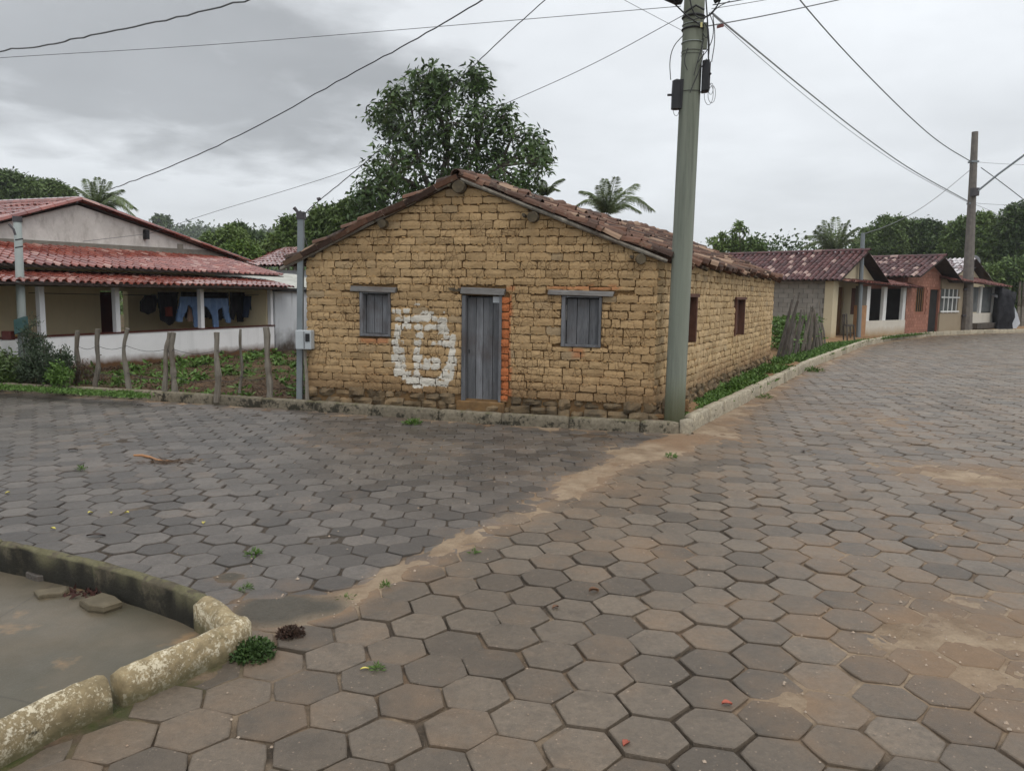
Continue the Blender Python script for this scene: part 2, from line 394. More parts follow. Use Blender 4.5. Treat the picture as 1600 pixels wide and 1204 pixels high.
cs = t.mix(t.attr('silt'), cs, t.mix(t.noise(5, 5), (.07, .062, .048), (.11, .095, .072)))
c = t.mix(t.rng(sm, .22, .6), t.mix(t.noise(6, 4), (.035, .027, .019), (.085, .062, .042)), cs)
c = t.mix(t.math('MULTIPLY', t.rng(t.voro(70, 'F1'), .10, .16, 1, 0), .5), c, (.33, .25, .17))
c = t.mix(t.math('MULTIPLY', t.attr('moss'), t.rng(t.noise(6, 5), .4, .6)), c, (.055, .065, .015))
c = tint(t, c, t.noise(40, 5, .75), .7, 1.3)
M['bed'] = t.out(c, t.rng(t.noise(1.3, 4), .35, .65, .5, .9), t.bump(t.math('ADD', t.noise(70, 5, .75), t.math('MULTIPLY', t.noise(16, 5, .65), 1.6)), 1.0, .014), .35)
t = NT('yard_earth')
c = t.mix(t.rng(t.noise(3, 5, .65), .35, .65), (.055, .035, .02), (.13, .08, .045)); c = t.mix(t.rng(t.noise(.8, 5, .6), .5, .6, 0, .7), c, (.04, .06, .015))
M['earth'] = t.out(c, .95, t.bump(t.noise(25, 5, .7), .9, .03), .2)
t = NT('verge_soil')
c = t.mix(t.rng(t.noise(4, 5, .65), .35, .65), (.20, .12, .065), (.30, .19, .10))
M['verge'] = t.out(c, .95, t.bump(t.noise(25, 5, .7), .9, .03), .2)
t = NT('wet_slab_concrete')
c = t.mix(t.rng(t.noise(1.7, 5, .6), .35, .65), (.085, .072, .048), (.13, .105, .072)); c = t.mix(t.rng(t.noise(3.5, 5, .6, w=5), .60, .68, 0, .7), c, (.27, .17, .085))
c = t.mix(t.rng(t.noise(.8, 5, .65, w=9), .5, .62, 0, .6), c, (.07, .066, .045)); ck = t.rng(t.voro(.55), 0, .004, 1, 0); c = t.mix(t.math('MULTIPLY', ck, .35), c, (.02, .018, .014))
M['slab'] = t.out(c, t.rng(t.noise(1.1, 4), .4, .6, .32, .7), t.bump(t.math('ADD', t.noise(80, 4, .7), t.noise(9, 4)), .35, .006), .4)
def mat_leaf(name, c1, c2, c3, rough=.5, sc=.5):
    t = NT(name); n = t.noise(sc, 3, .6)
    c = t.mix(t.geo.outputs['Random Per Island'], c1, c2); c = t.mix(t.rng(n, .42, .62, 0, .8), c, c3)
    return t.out(c, rough, None, .35)
M['leaf'] = mat_leaf('glossy_dark_leaf', (.036, .066, .02), (.09, .14, .04), (.06, .11, .03), .42)
M['leaf2'] = mat_leaf('mid_green_leaf', (.05, .09, .022), (.11, .17, .04), (.14, .20, .05), .55, .25)
M['leaf3'] = mat_leaf('dark_green_leaf', (.024, .048, .014), (.075, .12, .03), (.10, .15, .04), .55, .25)
M['leaf4'] = mat_leaf('bright_green_leaf', (.07, .13, .02), (.13, .20, .035), (.09, .15, .03), .55, .3)
M['leafbush'] = mat_leaf('blue_green_bush_leaf', (.025, .045, .022), (.06, .085, .045), (.04, .06, .03), .6, 1.5)
M['grass'] = mat_leaf('verge_green_leaf', (.045, .10, .015), (.115, .20, .04), (.08, .15, .025), .6, 1.2)
M['drygrass'] = mat_leaf('dry_brown_leaf', (.05, .03, .02), (.12, .075, .045), (.08, .05, .03), .7, 2)
M['palm'] = mat_leaf('palm_frond', (.09, .13, .05), (.20, .25, .10), (.14, .18, .08), .5, .6)
M['bark'] = simple('bark', (.06, .05, .04), (.14, .12, .095), 6, .9, .7, 25, .01)
M['rock'] = simple('dark_moss_clump', (.02, .03, .012), (.05, .07, .02), 6, .9)
def mat_poly(name, c, rough=.5, metal=0.0, n=.2):
    t = NT(name); col = tint(t, c, t.noise(4, 5), .8, 1.15); return t.out(col, rough, t.bump(t.noise(30, 4), n, .003), .4, Metallic=metal)
t = NT('pole_concrete')
c = t.mix(t.rng(t.noise(3.5, 6, .65, stretch=(1, 1, .06)), .35, .65), (.17, .19, .155), (.27, .285, .24))
c = t.mix(t.rng(t.noise(9, 6, .7, stretch=(1, 1, .05)), .5, .68, 0, .65), c, (.085, .095, .08)); c = t.mix(t.rng(t.noise(55, 4, .7), .62, .75, 0, .5), c, (.07, .075, .06))
c = t.mix(t.rng(t.xyz()[2], .75, .15, 0, .6), c, (.13, .14, .05)); c = t.mix(t.rng(t.xyz()[2], 3.2, 5.6, 0, .5), c, (.12, .125, .075))
M['pole'] = t.out(c, .75, t.bump(t.noise(40, 4), .3, .004), .3)
M['galv'] = mat_poly('galvanised_steel', (.20, .225, .24), .45, .3); M['palegalv'] = mat_poly('pale_weathered_pole', (.27, .30, .29), .6)
M['polewood'] = simple('far_pole_concrete', (.13, .115, .105), (.21, .19, .165), 5, .85, .4, 30, .004)
M['black'] = mat_poly('black_plastic', (.012, .012, .014), .45); M['boxface'] = mat_poly('dull_dark_plastic', (.055, .05, .055), .6)
M['cable'] = mat_poly('cable_black', (.03, .03, .032), .6); M['cable2'] = mat_poly('cable_grey', (.12, .125, .13), .5)
M['lightgrey'] = mat_poly('light_grey_plastic', (.40, .43, .45), .5); M['paper'] = mat_poly('white_paper', (.62, .65, .68), .7)
M['ytag'] = mat_poly('yellow_tag', (.55, .5, .22), .6); M['yellow'] = mat_poly('yellow_paint', (.42, .26, .05), .7); M['redtag'] = mat_poly('dull_red_tag', (.16, .05, .045), .6)
M['jeans'] = simple('blue_denim', (.10, .17, .32), (.18, .27, .44), 5, .9, .4, 60, .003); M['jeansd'] = simple('dark_denim', (.02, .035, .075), (.035, .055, .11), 5, .9)
M['cloth_black'] = simple('black_cloth', (.008, .008, .011), (.018, .016, .02), 5, .9); M['cloth_red'] = simple('dark_red_cloth', (.09, .015, .012), (.13, .03, .02), 5, .9)
M['cloth_tan'] = simple('tan_cloth', (.24, .15, .11), (.30, .2, .15), 5, .9)
M['bluetarp'] = simple('dark_tarp', (.012, .013, .017), (.03, .03, .036), 4, .6, .8, 8, .03); M['whitetarp'] = simple('white_tarp', (.5, .53, .58), (.66, .68, .72), 4, .6, .8, 8, .03)
M['redbrick'] = None
t = NT('red_block_wall')
bt = t.n.new('ShaderNodeTexNoise')
c = t.mix(t.noise(5, 5), (.30, .135, .095), (.24, .105, .07)); c = t.mix(t.rng(t.xyz()[2], .8, .2, 0, .35), c, (.22, .07, .045))
M['redbrick'] = t.out(c, .9, t.bump(t.noise(25), .4, .005), .2)
M['redbrick_p'] = simple('red_hollow_brick', (.29, .13, .09), (.35, .165, .115), 4, .9, .5, 25, .005, .85, 1.12)
M['block'] = simple('grey_block', (.20, .19, .17), (.27, .25, .22), 3, .95, .5, 20, .006, .9, 1.1)
M['mortargrey'] = simple('grey_mortar', (.13, .12, .105), (.17, .16, .14), 3, .95)
M['beige'] = mat_plaster('beige_plaster', (.31, .25, .175), (.25, .2, .14), -.3, .1, .05)
M['white3'] = mat_plaster('cream_white_plaster', (.58, .54, .47), (.33, .22, .11), .1, .55, .15, True, .4)
M['orangebrick'] = simple('orange_pillar', (.36, .2, .10), (.27, .15, .08), 5, .9)
M['ochre'] = simple('ochre_door', (.22, .12, .04), (.16, .08, .03), 5, .7)
M['glass'] = simple('dull_glass', (.10, .11, .11), (.17, .18, .18), 2, .25, .05)
t = NT('distant_forest_hill')
c = t.mix(t.rng(t.noise(.09, 6, .7), .35, .65), (.022, .042, .016), (.075, .105, .045)); M['hill'] = t.out(c, .9, t.bump(t.noise(.22, 5, .7), 1, 3), .1)
t = NT('field_ground'); c = t.mix(t.noise(.3, 5), (.05, .07, .025), (.10, .085, .045)); M['field'] = t.out(c, .95, None, .1)
M['maroon2'] = simple('old_red_brown_wood', (.07, .03, .02), (.13, .06, .04), 6, .8, .5, 30, .005)
M['whitetarp_dirty'] = simple('dirty_pale_sheet', (.40, .40, .36), (.55, .55, .50), 3, .7, .8, 8, .03)
M['cream2'] = mat_plaster('pale_cream_plaster', (.52, .45, .31), (.33, .22, .10), .0, .45, .1, True, .4)
M['white_p'] = simple('white_paint', (.62, .62, .60), (.72, .72, .70), 3, .6)
M['tile_red2'] = mat_tile('dark_red_wet_tile', (.10, .032, .026), (.18, .06, .045), (.35, .2, .16), .06, .52, .2)
M['galvlight'] = mat_poly('grey_dish', (.30, .32, .33), .5); M['cable_pale'] = mat_poly('pale_cable', (.30, .32, .34), .5)
M['rag'] = simple('green_rag', (.03, .07, .07), (.05, .10, .10), 9, .9)
M['stick2'] = mat_wood('old_grey_stick_wood', (.06, .05, .042), (.15, .13, .105), (.04, .034, .03), (1, 1, .15))
M['leafhill'] = mat_leaf('hill_leaf', (.03, .055, .02), (.07, .10, .04), (.09, .12, .05), .8, .05)
M['grass_dark'] = mat_leaf('dark_weed_leaf', (.02, .05, .01), (.05, .09, .02), (.04, .07, .02), .6, 8)
M['drybrown'] = mat_leaf('dry_dark_brown', (.03, .015, .010), (.075, .04, .028), (.05, .03, .02), .8, 8)
M['leafdry'] = simple('dry_leaf', (.10, .05, .03), (.2, .11, .06), 30, .7); M['leafyel'] = simple('yellow_petal', (.48, .42, .08), (.6, .52, .14), 30, .6)
M['petal'] = simple('orange_red_petal', (.22, .045, .028), (.36, .10, .06), 40, .6); M['petaldk'] = simple('dark_red_crumb', (.03, .012, .010), (.06, .022, .016), 40, .9)
M['litterdk'] = simple('dark_litter', (.03, .022, .018), (.07, .05, .04), 30, .8); M['stalk'] = simple('orange_stalk', (.38, .19, .08), (.28, .14, .07), 20, .7)
M['chunk'] = simple('broken_concrete', (.085, .07, .045), (.14, .115, .075), 12, .85, .7, 50, .006); M['pebble'] = simple('pale_pebble', (.28, .2, .14), (.42, .35, .28), 30, .8)
M['floor'] = simple('pale_cement_floor', (.42, .39, .34), (.50, .46, .40), 2, .7)

# ================================================================== GROUND AND STREETS
def inpoly(x, y, poly):
    x = np.asarray(x, float); y = np.asarray(y, float); c = np.zeros(x.shape, bool); n = len(poly)
    for i in range(n):
        x1, y1 = poly[i][0], poly[i][1]; x2, y2 = poly[(i+1) % n][0], poly[(i+1) % n][1]
        if y1 == y2: continue
        k = ((y1 > y) != (y2 > y)) & (x < (x2-x1)*(y-y1)/(y2-y1)+x1); c ^= k
    return c
def dpoly(x, y, pts):
    x = np.asarray(x, float); y = np.asarray(y, float); best = np.full(x.shape, 1e9)
    for a, b in zip(pts[:-1], pts[1:]):
        dx, dy = b[0]-a[0], b[1]-a[1]; L = dx*dx+dy*dy+1e-12
        t = np.clip(((x-a[0])*dx+(y-a[1])*dy)/L, 0, 1); best = np.minimum(best, np.hypot(x-a[0]-t*dx, y-a[1]-t*dy))
    return best
def gp(lst, z=0): return [G(x, y, z) for x, y in lst]
KF = gp([(-420, 598), (-200, 600), (0, 612), (230, 625), (470, 641), (768, 662), (1000, 675), (1062, 677)])      # foot of the house-side kerb
KR = gp([(1084, 674), (1135, 645), (1200, 611), (1270, 573), (1350, 540.5), (1400, 530.5), (1460, 524.5), (1530, 521), (1600, 519.5)])
KR.append(KR[-1]+(KR[-1]-KR[-2])*1.5)
SEAM = gp([(1075, 683), (1000, 712), (930, 742), (860, 775), (800, 806), (730, 842), (650, 884), (560, 925), (490, 950), (405, 962)])
NKB = gp([(383, 962), (345, 936), (290, 913), (200, 885), (100, 861), (0, 841), (-150, 812), (-420, 782)], .14)       # back (street) foot of the near kerb
NKF = gp([(392, 990), (340, 1035), (255, 1075), (180, 1108), (90, 1150), (0, 1198), (-100, 1250)])
KRd = [KR[0]]
polyL = [tuple(p[:2]) for p in KF + SEAM + NKB]
polyR = [tuple(p[:2]) for p in SEAM + NKF] + [(-2.2, 1.2), (-2.4, -1.0), (14, -1.0), (34, 14), (46, 36)] + [tuple(p[:2]) for p in KR[::-1]]

def blob(x, y, px, py, r, z=0):
    c = G(px, py, z); return np.exp(-((x-c.x)**2+(y-c.y)**2)/(r*r))
def sandf(x, y):
    x = np.asarray(x, float); y = np.asarray(y, float)
    ds = dpoly(x, y, SEAM); w = .13+.016*np.maximum(y-4, 0)**1.25
    s = (.92+1.1*(fbm(x, y, 3.2, 4, 61)-.5))*np.exp(-(ds/(w*(.75+.7*fbm(x, y, 2.1, 3, 71))))**2)
    dk = dpoly(x, y, KR); s = np.maximum(s, .85*np.exp(-(dk/.38)**2))
    dn = dpoly(x, y, KF); s = np.maximum(s, .42*np.exp(-(dn/.30)**2))
    s = s+.45*blob(x, y, 1010, 700, .55)+.45*blob(x, y, 900, 760, .45)+.35*blob(x, y, 1130, 672, .8)
    s = s+.52*blob(x, y, 1530, 1010, .5)+.5*blob(x, y, 1590, 1080, .45)+.38*blob(x, y, 1430, 965, .3)+.42*blob(x, y, 1600, 960, .45)+.42*blob(x, y, 1230, 1085, .20)+.4*blob(x, y, 1200, 1110, .13)
    s = s+.46*blob(x, y, 1500, 735, .7)+.45*blob(x, y, 1590, 760, .8)+.4*blob(x, y, 1400, 660, .9)+.38*blob(x, y, 1290, 870, .3)+.35*blob(x, y, 1050, 870, .3)+.4*blob(x, y, 1590, 850, .5)
    s = s+.26*blob(x, y, 820, 705, 1.1)+.3*blob(x, y, 640, 690, .9)*fbm(x, y, 2, 3, 90)+.25*blob(x, y, 330, 690, 2.0)*(fbm(x, y, .8, 3, 95) > .55)
    inR = inpoly(x, y, polyR)
    base = np.where(inR, .33, .07)
    s = s+base+(fbm(x, y, 1.3, 4, 5)-.5)*.55+(fbm(x, y, 9, 4, 9)-.5)*.52
    s = s+1.0*siltf(x, y)
    return s
def siltf(x, y): return np.clip(blob(x, y, 430, 952, .22)*1.3+blob(x, y, 360, 900, .10)+blob(x, y, 520, 950, .12)*.6, 0, 1)
def mossf(x, y):
    d = dpoly(x, y, NKF[1:]); return np.exp(-(d/.13)**2)

tag(npmesh('ground', np.array([[-700, -60, -.12], [900, -60, -.12], [900, 1200, -.12], [-700, 1200, -.12]]), np.array([[0, 1, 2, 3]]), M['field']), kind='structure')

def bed(name, xs, ys, hole=None):
    X, Y = np.meshgrid(xs, ys); x = X.ravel(); y = Y.ravel()
    S = sandf(x, y); z = -.016+np.clip(S-.2, 0, 2)*.0185+(fbm(x, y, 14, 3, 31)-.5)*.009+inpoly(x, y, polyL)*.006
    z = np.minimum(z, .010)
    mo = mossf(x, y); z += mo*.012
    nx, ny = len(xs), len(ys); idx = np.arange(nx*ny).reshape(ny, nx)
    q = np.stack([idx[:-1, :-1], idx[:-1, 1:], idx[1:, 1:], idx[1:, :-1]], -1).reshape(-1, 4)
    cx = x[q].mean(1); cy = y[q].mean(1)
    ok = inpoly(cx, cy, polyR) | inpoly(cx, cy, polyL) | (dpoly(cx, cy, KF) < .12) | (dpoly(cx, cy, KR) < .12) | (dpoly(cx, cy, NKB) < .045) | (dpoly(cx, cy, NKF) < .06)
    if hole: ok &= ~((cx > hole[0]) & (cx < hole[1]) & (cy > hole[2]) & (cy < hole[3]))
    return tag(npmesh(name, np.stack([x, y, z], 1), q[ok], M['bed'], attrs={'sand': S, 'moss': mo, 'silt': np.clip(siltf(x, y)*1.6-.2, 0, 1)}, smooth=True), kind='structure')
bed('street_sand_bed', np.arange(-3.0, 4.01, .025), np.arange(1.5, 6.01, .025))
bed('street_sand_bed', np.arange(-12, 14.01, .06), np.arange(-1.0, 15.01, .06), (-3.0, 4.0, 1.5, 6.0))
bed('street_sand_bed', np.arange(-22, 46.1, .4), np.arange(-1.0, 47, .4), (-12, 14, -1.0, 14.95))

def paver(cx, cy, rad, ang, near, lift, gap):
    """one hexagonal concrete paver"""
    mb = MB(); n = 12 if near else 6
    tx, ty = random.gauss(0, .011), random.gauss(0, .011); rot = ang+random.gauss(0, .022)
    cx += random.gauss(0, .0045); cy += random.gauss(0, .0045)
    rim = []
    for k in range(n):
        if near:
            a0 = rot+math.pi/3*(k//2)
            if k % 2 == 0: p = Vector((math.cos(a0), math.sin(a0)))*(rad-gap-random.uniform(0, .008))
            else:
                a1 = a0+math.pi/3; p = (Vector((math.cos(a0), math.sin(a0)))+Vector((math.cos(a1), math.sin(a1))))*.5*(rad-gap)*random.uniform(.985, 1.008)
        else:
            a0 = rot+math.pi/3*k; p = Vector((math.cos(a0), math.sin(a0)))*(rad-gap)
        rim.append(p)
    vs = []; H = lift
    lv = [(0.955, 0), (.99, -.004), (1.0, -.035)] if near else [(.95, 0), (1.0, -.012)]
    for s_, dz in lv:
        for p in rim:
            q = p*s_; vs.append((cx+q.x, cy+q.y, H+dz+tx*q.x+ty*q.y))
    fs = [tuple(range(n))]
    for L_ in range(len(lv)-1):
        for k in range(n):
            k2 = (k+1) % n; fs.append((L_*n+k, (L_+1)*n+k, (L_+1)*n+k2, L_*n+k2))
    mb.add(vs, fs); return mb
def lay(name, poly, spacing, lat, x0, x1, y0, y1, mat, origin, gap, ymax_near):
    a1 = Vector((math.cos(lat), math.sin(lat)))*spacing; a2 = Vector((math.cos(lat+math.pi/3), math.sin(lat+math.pi/3)))*spacing
    N = int(max(x1-x0, y1-y0)/spacing*1.3)+5
    I, J = np.meshgrid(np.arange(-N, N), np.arange(-N, N)); X = origin[0]+I*a1.x+J*a2.x; Y = origin[1]+I*a1.y+J*a2.y
    ok = (X > x0) & (X < x1) & (Y > y0) & (Y < y1); X = X[ok]; Y = Y[ok]
    # the wavy ground the pavers settled on
    ok = inpoly(X, Y, poly); X, Y = X[ok], Y[ok]
    ok = (np.abs(X/np.maximum(Y, .5)) < 1.1) | (Y < 4) ; X, Y = X[ok], Y[ok]
    rad = spacing/math.sqrt(3); items = []
    LF = (fbm(X, Y, .9, 3, 77)-.5)*.012
    for x, y, lf in zip(X, Y, LF):
        d = math.hypot(x, y); near = d < 7
        items.append(paver(x, y, rad, lat+math.pi/6, near, lf+random.gauss(0, .003), gap*random.uniform(.7, 1.4)))
    allv = np.array([v for mb in items for v in mb.v]); S = sandf(allv[:, 0], allv[:, 1])
    k = 0
    for mb in items:
        n = len(mb.v); mb.a['dust'] = list(S[k:k+n]*.80); k += n
    st = bpy.data.objects.new(name, None); link(st, None, (0, 0, 0)); tag(st, kind='structure')
    pieces(st, 'paver', mat, items, 300)
    return st
oR = G(800+640/4, 900+305/4); oL = G(300+1040/4, 720+490/4)
lay('street', polyR, .2815, R(16), -3, 47, .2, 46, M['paverR'], oR, .0055, 8)
lay('side_street', polyL, .2345, R(1.5), -17, 3, 2, 16, M['paverL'], oL, .0042, 8)

# ------------------------------------------------------------------ kerbs
def kerb_run(parent, pts, mat, hgt, wid, stone, gap=.012, inward=1, round_=.02, seg=.07, zb=-.05, jit=.006, smooth=True, seed=0, rough=1.0):
    """stones along a ground line; pts = street foot of the kerb, inward = side on which its body lies"""
    P = [Vector((p[0], p[1], 0)) for p in pts]; cum = [0]
    for a, b in zip(P[:-1], P[1:]): cum.append(cum[-1]+(b-a).length)
    def at(s):
        s = max(0, min(cum[-1], s))
        for i in range(len(cum)-1):
            if s <= cum[i+1] or i == len(cum)-2:
                t = (s-cum[i])/(cum[i+1]-cum[i]+1e-9); return P[i].lerp(P[i+1], t)
    s = 0; items = []
    while s < cum[-1]-.05:
        L = (stone() if callable(stone) else stone); e = min(s+L, cum[-1]); n = max(2, int((e-gap-s)/seg)+1)
        prof = [(0, zb), (0, hgt*.45), (.004, hgt-round_*1.3), (round_*.9, hgt-round_*.15), (wid*.5, hgt+.004), (wid-round_, hgt-round_*.2), (wid, hgt-round_), (wid, zb)]
        m_ = len(prof); vs = []; fs = []; off = random.gauss(0, jit)
        for i in range(n+1):
            q = s+(e-gap-s)*i/n; c = at(q); d = (at(q+.05)-at(q-.05)); d = d.normalized() if d.length > 1e-6 else Vector((1, 0, 0))
            nrm = Vector((-d.y, d.x, 0))*inward
            endf = .012 if i in (0, n) else 0
            for j, (w, h) in enumerate(prof):
                wv = (w-wid/2)*(1-endf*3)+wid/2+off
                nz = (mnoise.noise((c.x*6+j*.8, c.y*6, h*9+seed))*.006+mnoise.noise((c.x*24+j, c.y*24, h*20))*.005)*(0 if h <= 0 else 1)*rough
                p = c+nrm*(wv+nz)+Vector((0, 0, h+nz*.9-(endf if h > 0 else 0))); vs.append(p)
        for i in range(n):
            for j in range(m_-1):
                a = i*m_+j; fs.append((a, a+m_, a+m_+1, a+1) if inward < 0 else (a, a+1, a+m_+1, a+m_))
        fs.append(tuple(range(m_)) if inward < 0 else tuple(range(m_))[::-1]); fs.append((tuple(n*m_+j for j in range(m_))[::-1]) if inward < 0 else tuple(n*m_+j for j in range(m_)))
        mb = MB(); mb.add(vs, fs); items.append(mb); s = e
    for mb in items: mb.build('kerb_stone', mat, parent, smooth=smooth)
kr = bpy.data.objects.new('kerb', None); link(kr, None, KF[3]); tag(kr, kind='structure')
kerb_run(kr, KF, M['kerb'], .145, .13, lambda: random.uniform(.8, 1.0), inward=1)
corner = [KF[-1], G(1078, 677.5), KR[0]]
kerb_run(kr, corner, M['kerb_pale'], .17, .14, .6, inward=1)
kr2 = bpy.data.objects.new('kerb', None); link(kr2, None, KR[2]); tag(kr2, kind='structure')
kerb_run(kr2, KR, M['kerb_pale'], .20, .13, lambda: random.uniform(.72, .95), inward=1, gap=.03, seg=.12, round_=.012, jit=.010)
kn = bpy.data.objects.new('kerb', None); link(kn, None, NKF[0]); tag(kn, kind='structure')
NK_back = NKB[::-1][0:7] + gp([(352, 925)])
# near kerb: dark mossy back run, white bend, white front run in two stones (gap between)
def smoothp(pts, it=2):
    for _ in range(it):
        o = [pts[0]]
        for a, b in zip(pts[:-1], pts[1:]): o += [a.lerp(b, .25), a.lerp(b, .75)]
        pts = o+[pts[-1]]
    return pts
back = smoothp(gp([(-420, 782), (-150, 812), (0, 841), (100, 861), (200, 885), (290, 913), (332, 930)], .14))
bend = smoothp(gp([(332, 926), (360, 941), (380, 962)], .14)+gp([(397, 1000), (390, 1014), (345, 1037), (262, 1076), (190, 1107)]))
front = smoothp(gp([(176, 1113), (90, 1152), (0, 1200), (-130, 1275)]))
kerb_run(kn, back, M['kerb_moss'], .142, .075, 2.6, inward=-1, round_=.015, seg=.03, rough=2.2)
kerb_run(kn, bend, M['kerb_worn'], .145, .108, 3.5, inward=-1, round_=.03, seg=.03)
kerb_run(kn, front, M['kerb_worn'], .15, .108, 3.5, inward=-1, round_=.03, seg=.03, seed=3)

# concrete slab inside the near kerb
sp = [tuple(p[:2]) for p in back+bend+front]+[(-3.4, .6), (-9, 1.5)]
xs = np.arange(-9, -1.0, .05); ys = np.arange(.6, 6.3, .05); X, Y = np.meshgrid(xs, ys); x = X.ravel(); y = Y.ravel()
z = -.03+(fbm(x, y, 1.5, 4, 3)-.5)*.03+(fbm(x, y, 11, 3, 8)-.5)*.006
idx = np.arange(len(x)).reshape(len(ys), len(xs)); q = np.stack([idx[:-1, :-1], idx[:-1, 1:], idx[1:, 1:], idx[1:, :-1]], -1).reshape(-1, 4)
ok = inpoly(x[q].mean(1), y[q].mean(1), sp)
tag(npmesh('pavement', np.stack([x, y, z], 1), q[ok], M['slab'], smooth=True), kind='structure')

# ------------------------------------------------------------------ yard and verge surfaces behind the kerbs
HA = G(481, 624, .14); HB = G(1019, 655, .14); HC = G(1204, 562, .2)
def sheet(name, poly, zf, mat, step, zmode=None):
    A = np.array(poly); xs = np.arange(A[:, 0].min(), A[:, 0].max()+step, step); ys = np.arange(A[:, 1].min(), A[:, 1].max()+step, step)
    X, Y = np.meshgrid(xs, ys); x = X.ravel(); y = Y.ravel(); z = zf(x, y)
    idx = np.arange(len(x)).reshape(len(ys), len(xs)); q = np.stack([idx[:-1, :-1], idx[:-1, 1:], idx[1:, 1:], idx[1:, :-1]], -1).reshape(-1, 4)
    ok = inpoly(x[q].mean(1), y[q].mean(1), poly)
    return tag(npmesh(name, np.stack([x, y, z], 1), q[ok], mat, smooth=True), kind='structure')
def off(pts, d):
    o = []
    for i, p in enumerate(pts):
        t_ = (pts[min(i+1, len(pts)-1)]-pts[max(i-1, 0)]); t_.z = 0; t_.normalize(); o.append((p.x-t_.y*d, p.y+t_.x*d))
    return o
yard = off(KF, .09)[:6]+[(-.6, 12), (-3, 16), (-6, 40), (-30, 40)]
yard = [(p[0], p[1]) for p in yard]
sheet('yard', off(KF, .09)+[(2.2, 10), (0, 13), (4, 22), (-4, 45), (-40, 45)], lambda x, y: .115+(fbm(x, y, 1.1, 4, 12)-.5)*.07+np.clip(dpoly(x, y, KF)-.4, 0, 4)*.004, M['earth'], .12)
sheet('verge', [tuple(KR[0][:2])]+off(KR, .09)+[(30, 60), (8, 60), (3.6, 24)]+[tuple(HC[:2]), tuple(HB[:2])], lambda x, y: .12+np.clip(dpoly(x, y, KR)-.1, 0, 1.2)*.045+(fbm(x, y, 1.6, 4, 15)-.5)*.05, M['verge'], .14)

# ================================================================== THE ADOBE HOUSE
hu = (HB-HA); hu.z = 0; HW = hu.length; hu.normalize(); hw = (HC-HB); hw.z = 0; HL = hw.length; hw.normalize()
hn = Vector((hu.y, -hu.x, 0))            # facade outward normal
sn = Vector((hw.y, -hw.x, 0))            # side wall outward normal
HZ = .10
def fp(x, y):
    p = PL(x, y, HA, HB); return ((p-HA).dot(hu), p.z)
def FW(s, z, o=0.0): return Vector((HA.x, HA.y, 0))+hu*s+hn*o+Vector((0, 0, z))
def SW(s, z, o=0.0): return Vector((HB.x, HB.y, 0))+hw*s+sn*o+Vector((0, 0, z))
house = thing('adobe_house', 'small mud-brick house with a gabled old clay tile roof on the street corner', 'house', (HA+HC)/2*1.0)
sA, zA = fp(718, 283); s0, z0 = fp(474, 404); s1, z1 = fp(1042, 409.5)
def zroof(s):
    if s < sA: return zA+(z0-zA)*(sA-s)/(sA-s0)
    return zA+(z1-zA)*(s-sA)/(s1-sA)
def rect(x0, y0, x1_, y1_):
    a = fp(x0, y0); b = fp(x1_, y1_); return (a[0], b[0], b[1], a[1])       # s0,s1,z0,z1
OP = {'lw': rect(562, 456, 610, 526), 'door': rect(722, 461, 782, 626), 'rw': rect(878, 462, 938, 543)}
DEEP = .26
core = MB()
def wall_core(mb, P, s_a, s_b, ztop, ops, zb, thick, o=0.0):
    """wall with openings in strips; P(s,z,o)"""
    cuts = sorted(set([s_a, s_b]+[v for op in ops for v in op[:2]]+([sA] if ztop is not None and P is FW else [])))
    cuts = [c for c in cuts if s_a <= c <= s_b]
    for a, b in zip(cuts[:-1], cuts[1:]):
        if b-a < 1e-4: continue
        mid = (a+b)/2; segs = [(zb, None)]
        for op in ops:
            if op[0] <= mid <= op[1]:
                new = []
                for lo, hi in segs:
                    new += [(lo, op[2]), (op[3], hi)]
                segs = new
        for lo, hi in segs:
            if hi is None: za, zb_ = ztop(a), ztop(b)
            else: za = zb_ = hi
            mb.prism([P(a, lo, o), P(b, lo, o), P(b, zb_, o), P(a, za, o)], P(0, 0, -thick)-P(0, 0, 0))
wall_core(core, FW, 0, HW, zroof, list(OP.values()), HZ-.1, .34, -.035)
pf = core.build('front_wall', M['mortar'], house)
# side wall
def sp_(x, y):
    p = PL(x, y, HB, HC); return ((p-HB).dot(hw), p.z)
def srect(x0, y0, x1_, y1_):
    a = sp_(x0, y0); b = sp_(x1_, y1_); return (a[0], b[0], b[1], a[1])
SOP = [srect(1071, 464, 1086, 534), srect(1150, 468, 1161, 522)]
ztS = lambda s: zroof(HW)-.01+.02*math.sin(s*.8)
core2 = MB(); wall_core(core2, SW, .30, HL, ztS, SOP, HZ-.1, .3, -.03)
core2.build('side_wall', M['mortar'], house)
# back and left walls
mbk = MB(); bk = lambda s: FW(s, 0)+hw*(HL-.15)
for a, b in ((.3, sA), (sA, HW-.3)):
    q = [bk(a)+Vector((0, 0, HZ-.1)), bk(b)+Vector((0, 0, HZ-.1)), bk(b)+Vector((0, 0, zroof(b)-.02)), bk(a)+Vector((0, 0, zroof(a)-.02))]
    mbk.prism(q, hw*-.25)
mbk.build('back_wall', M['brick2'], house)
ml = MB(); e = Vector((0, 0, 1))
ml.prism([FW(.01, 0)+e*(HZ-.1)-hn*.38, FW(.01, 0)+hw*(HL-.16)+e*(HZ-.1), FW(.01, 0)+hw*(HL-.16)+e*(zroof(.0)-.02), FW(.01, 0)+e*(zroof(0.)-.02)-hn*.38], hu*.28)
ml.build('left_wall', M['brick2'], house)

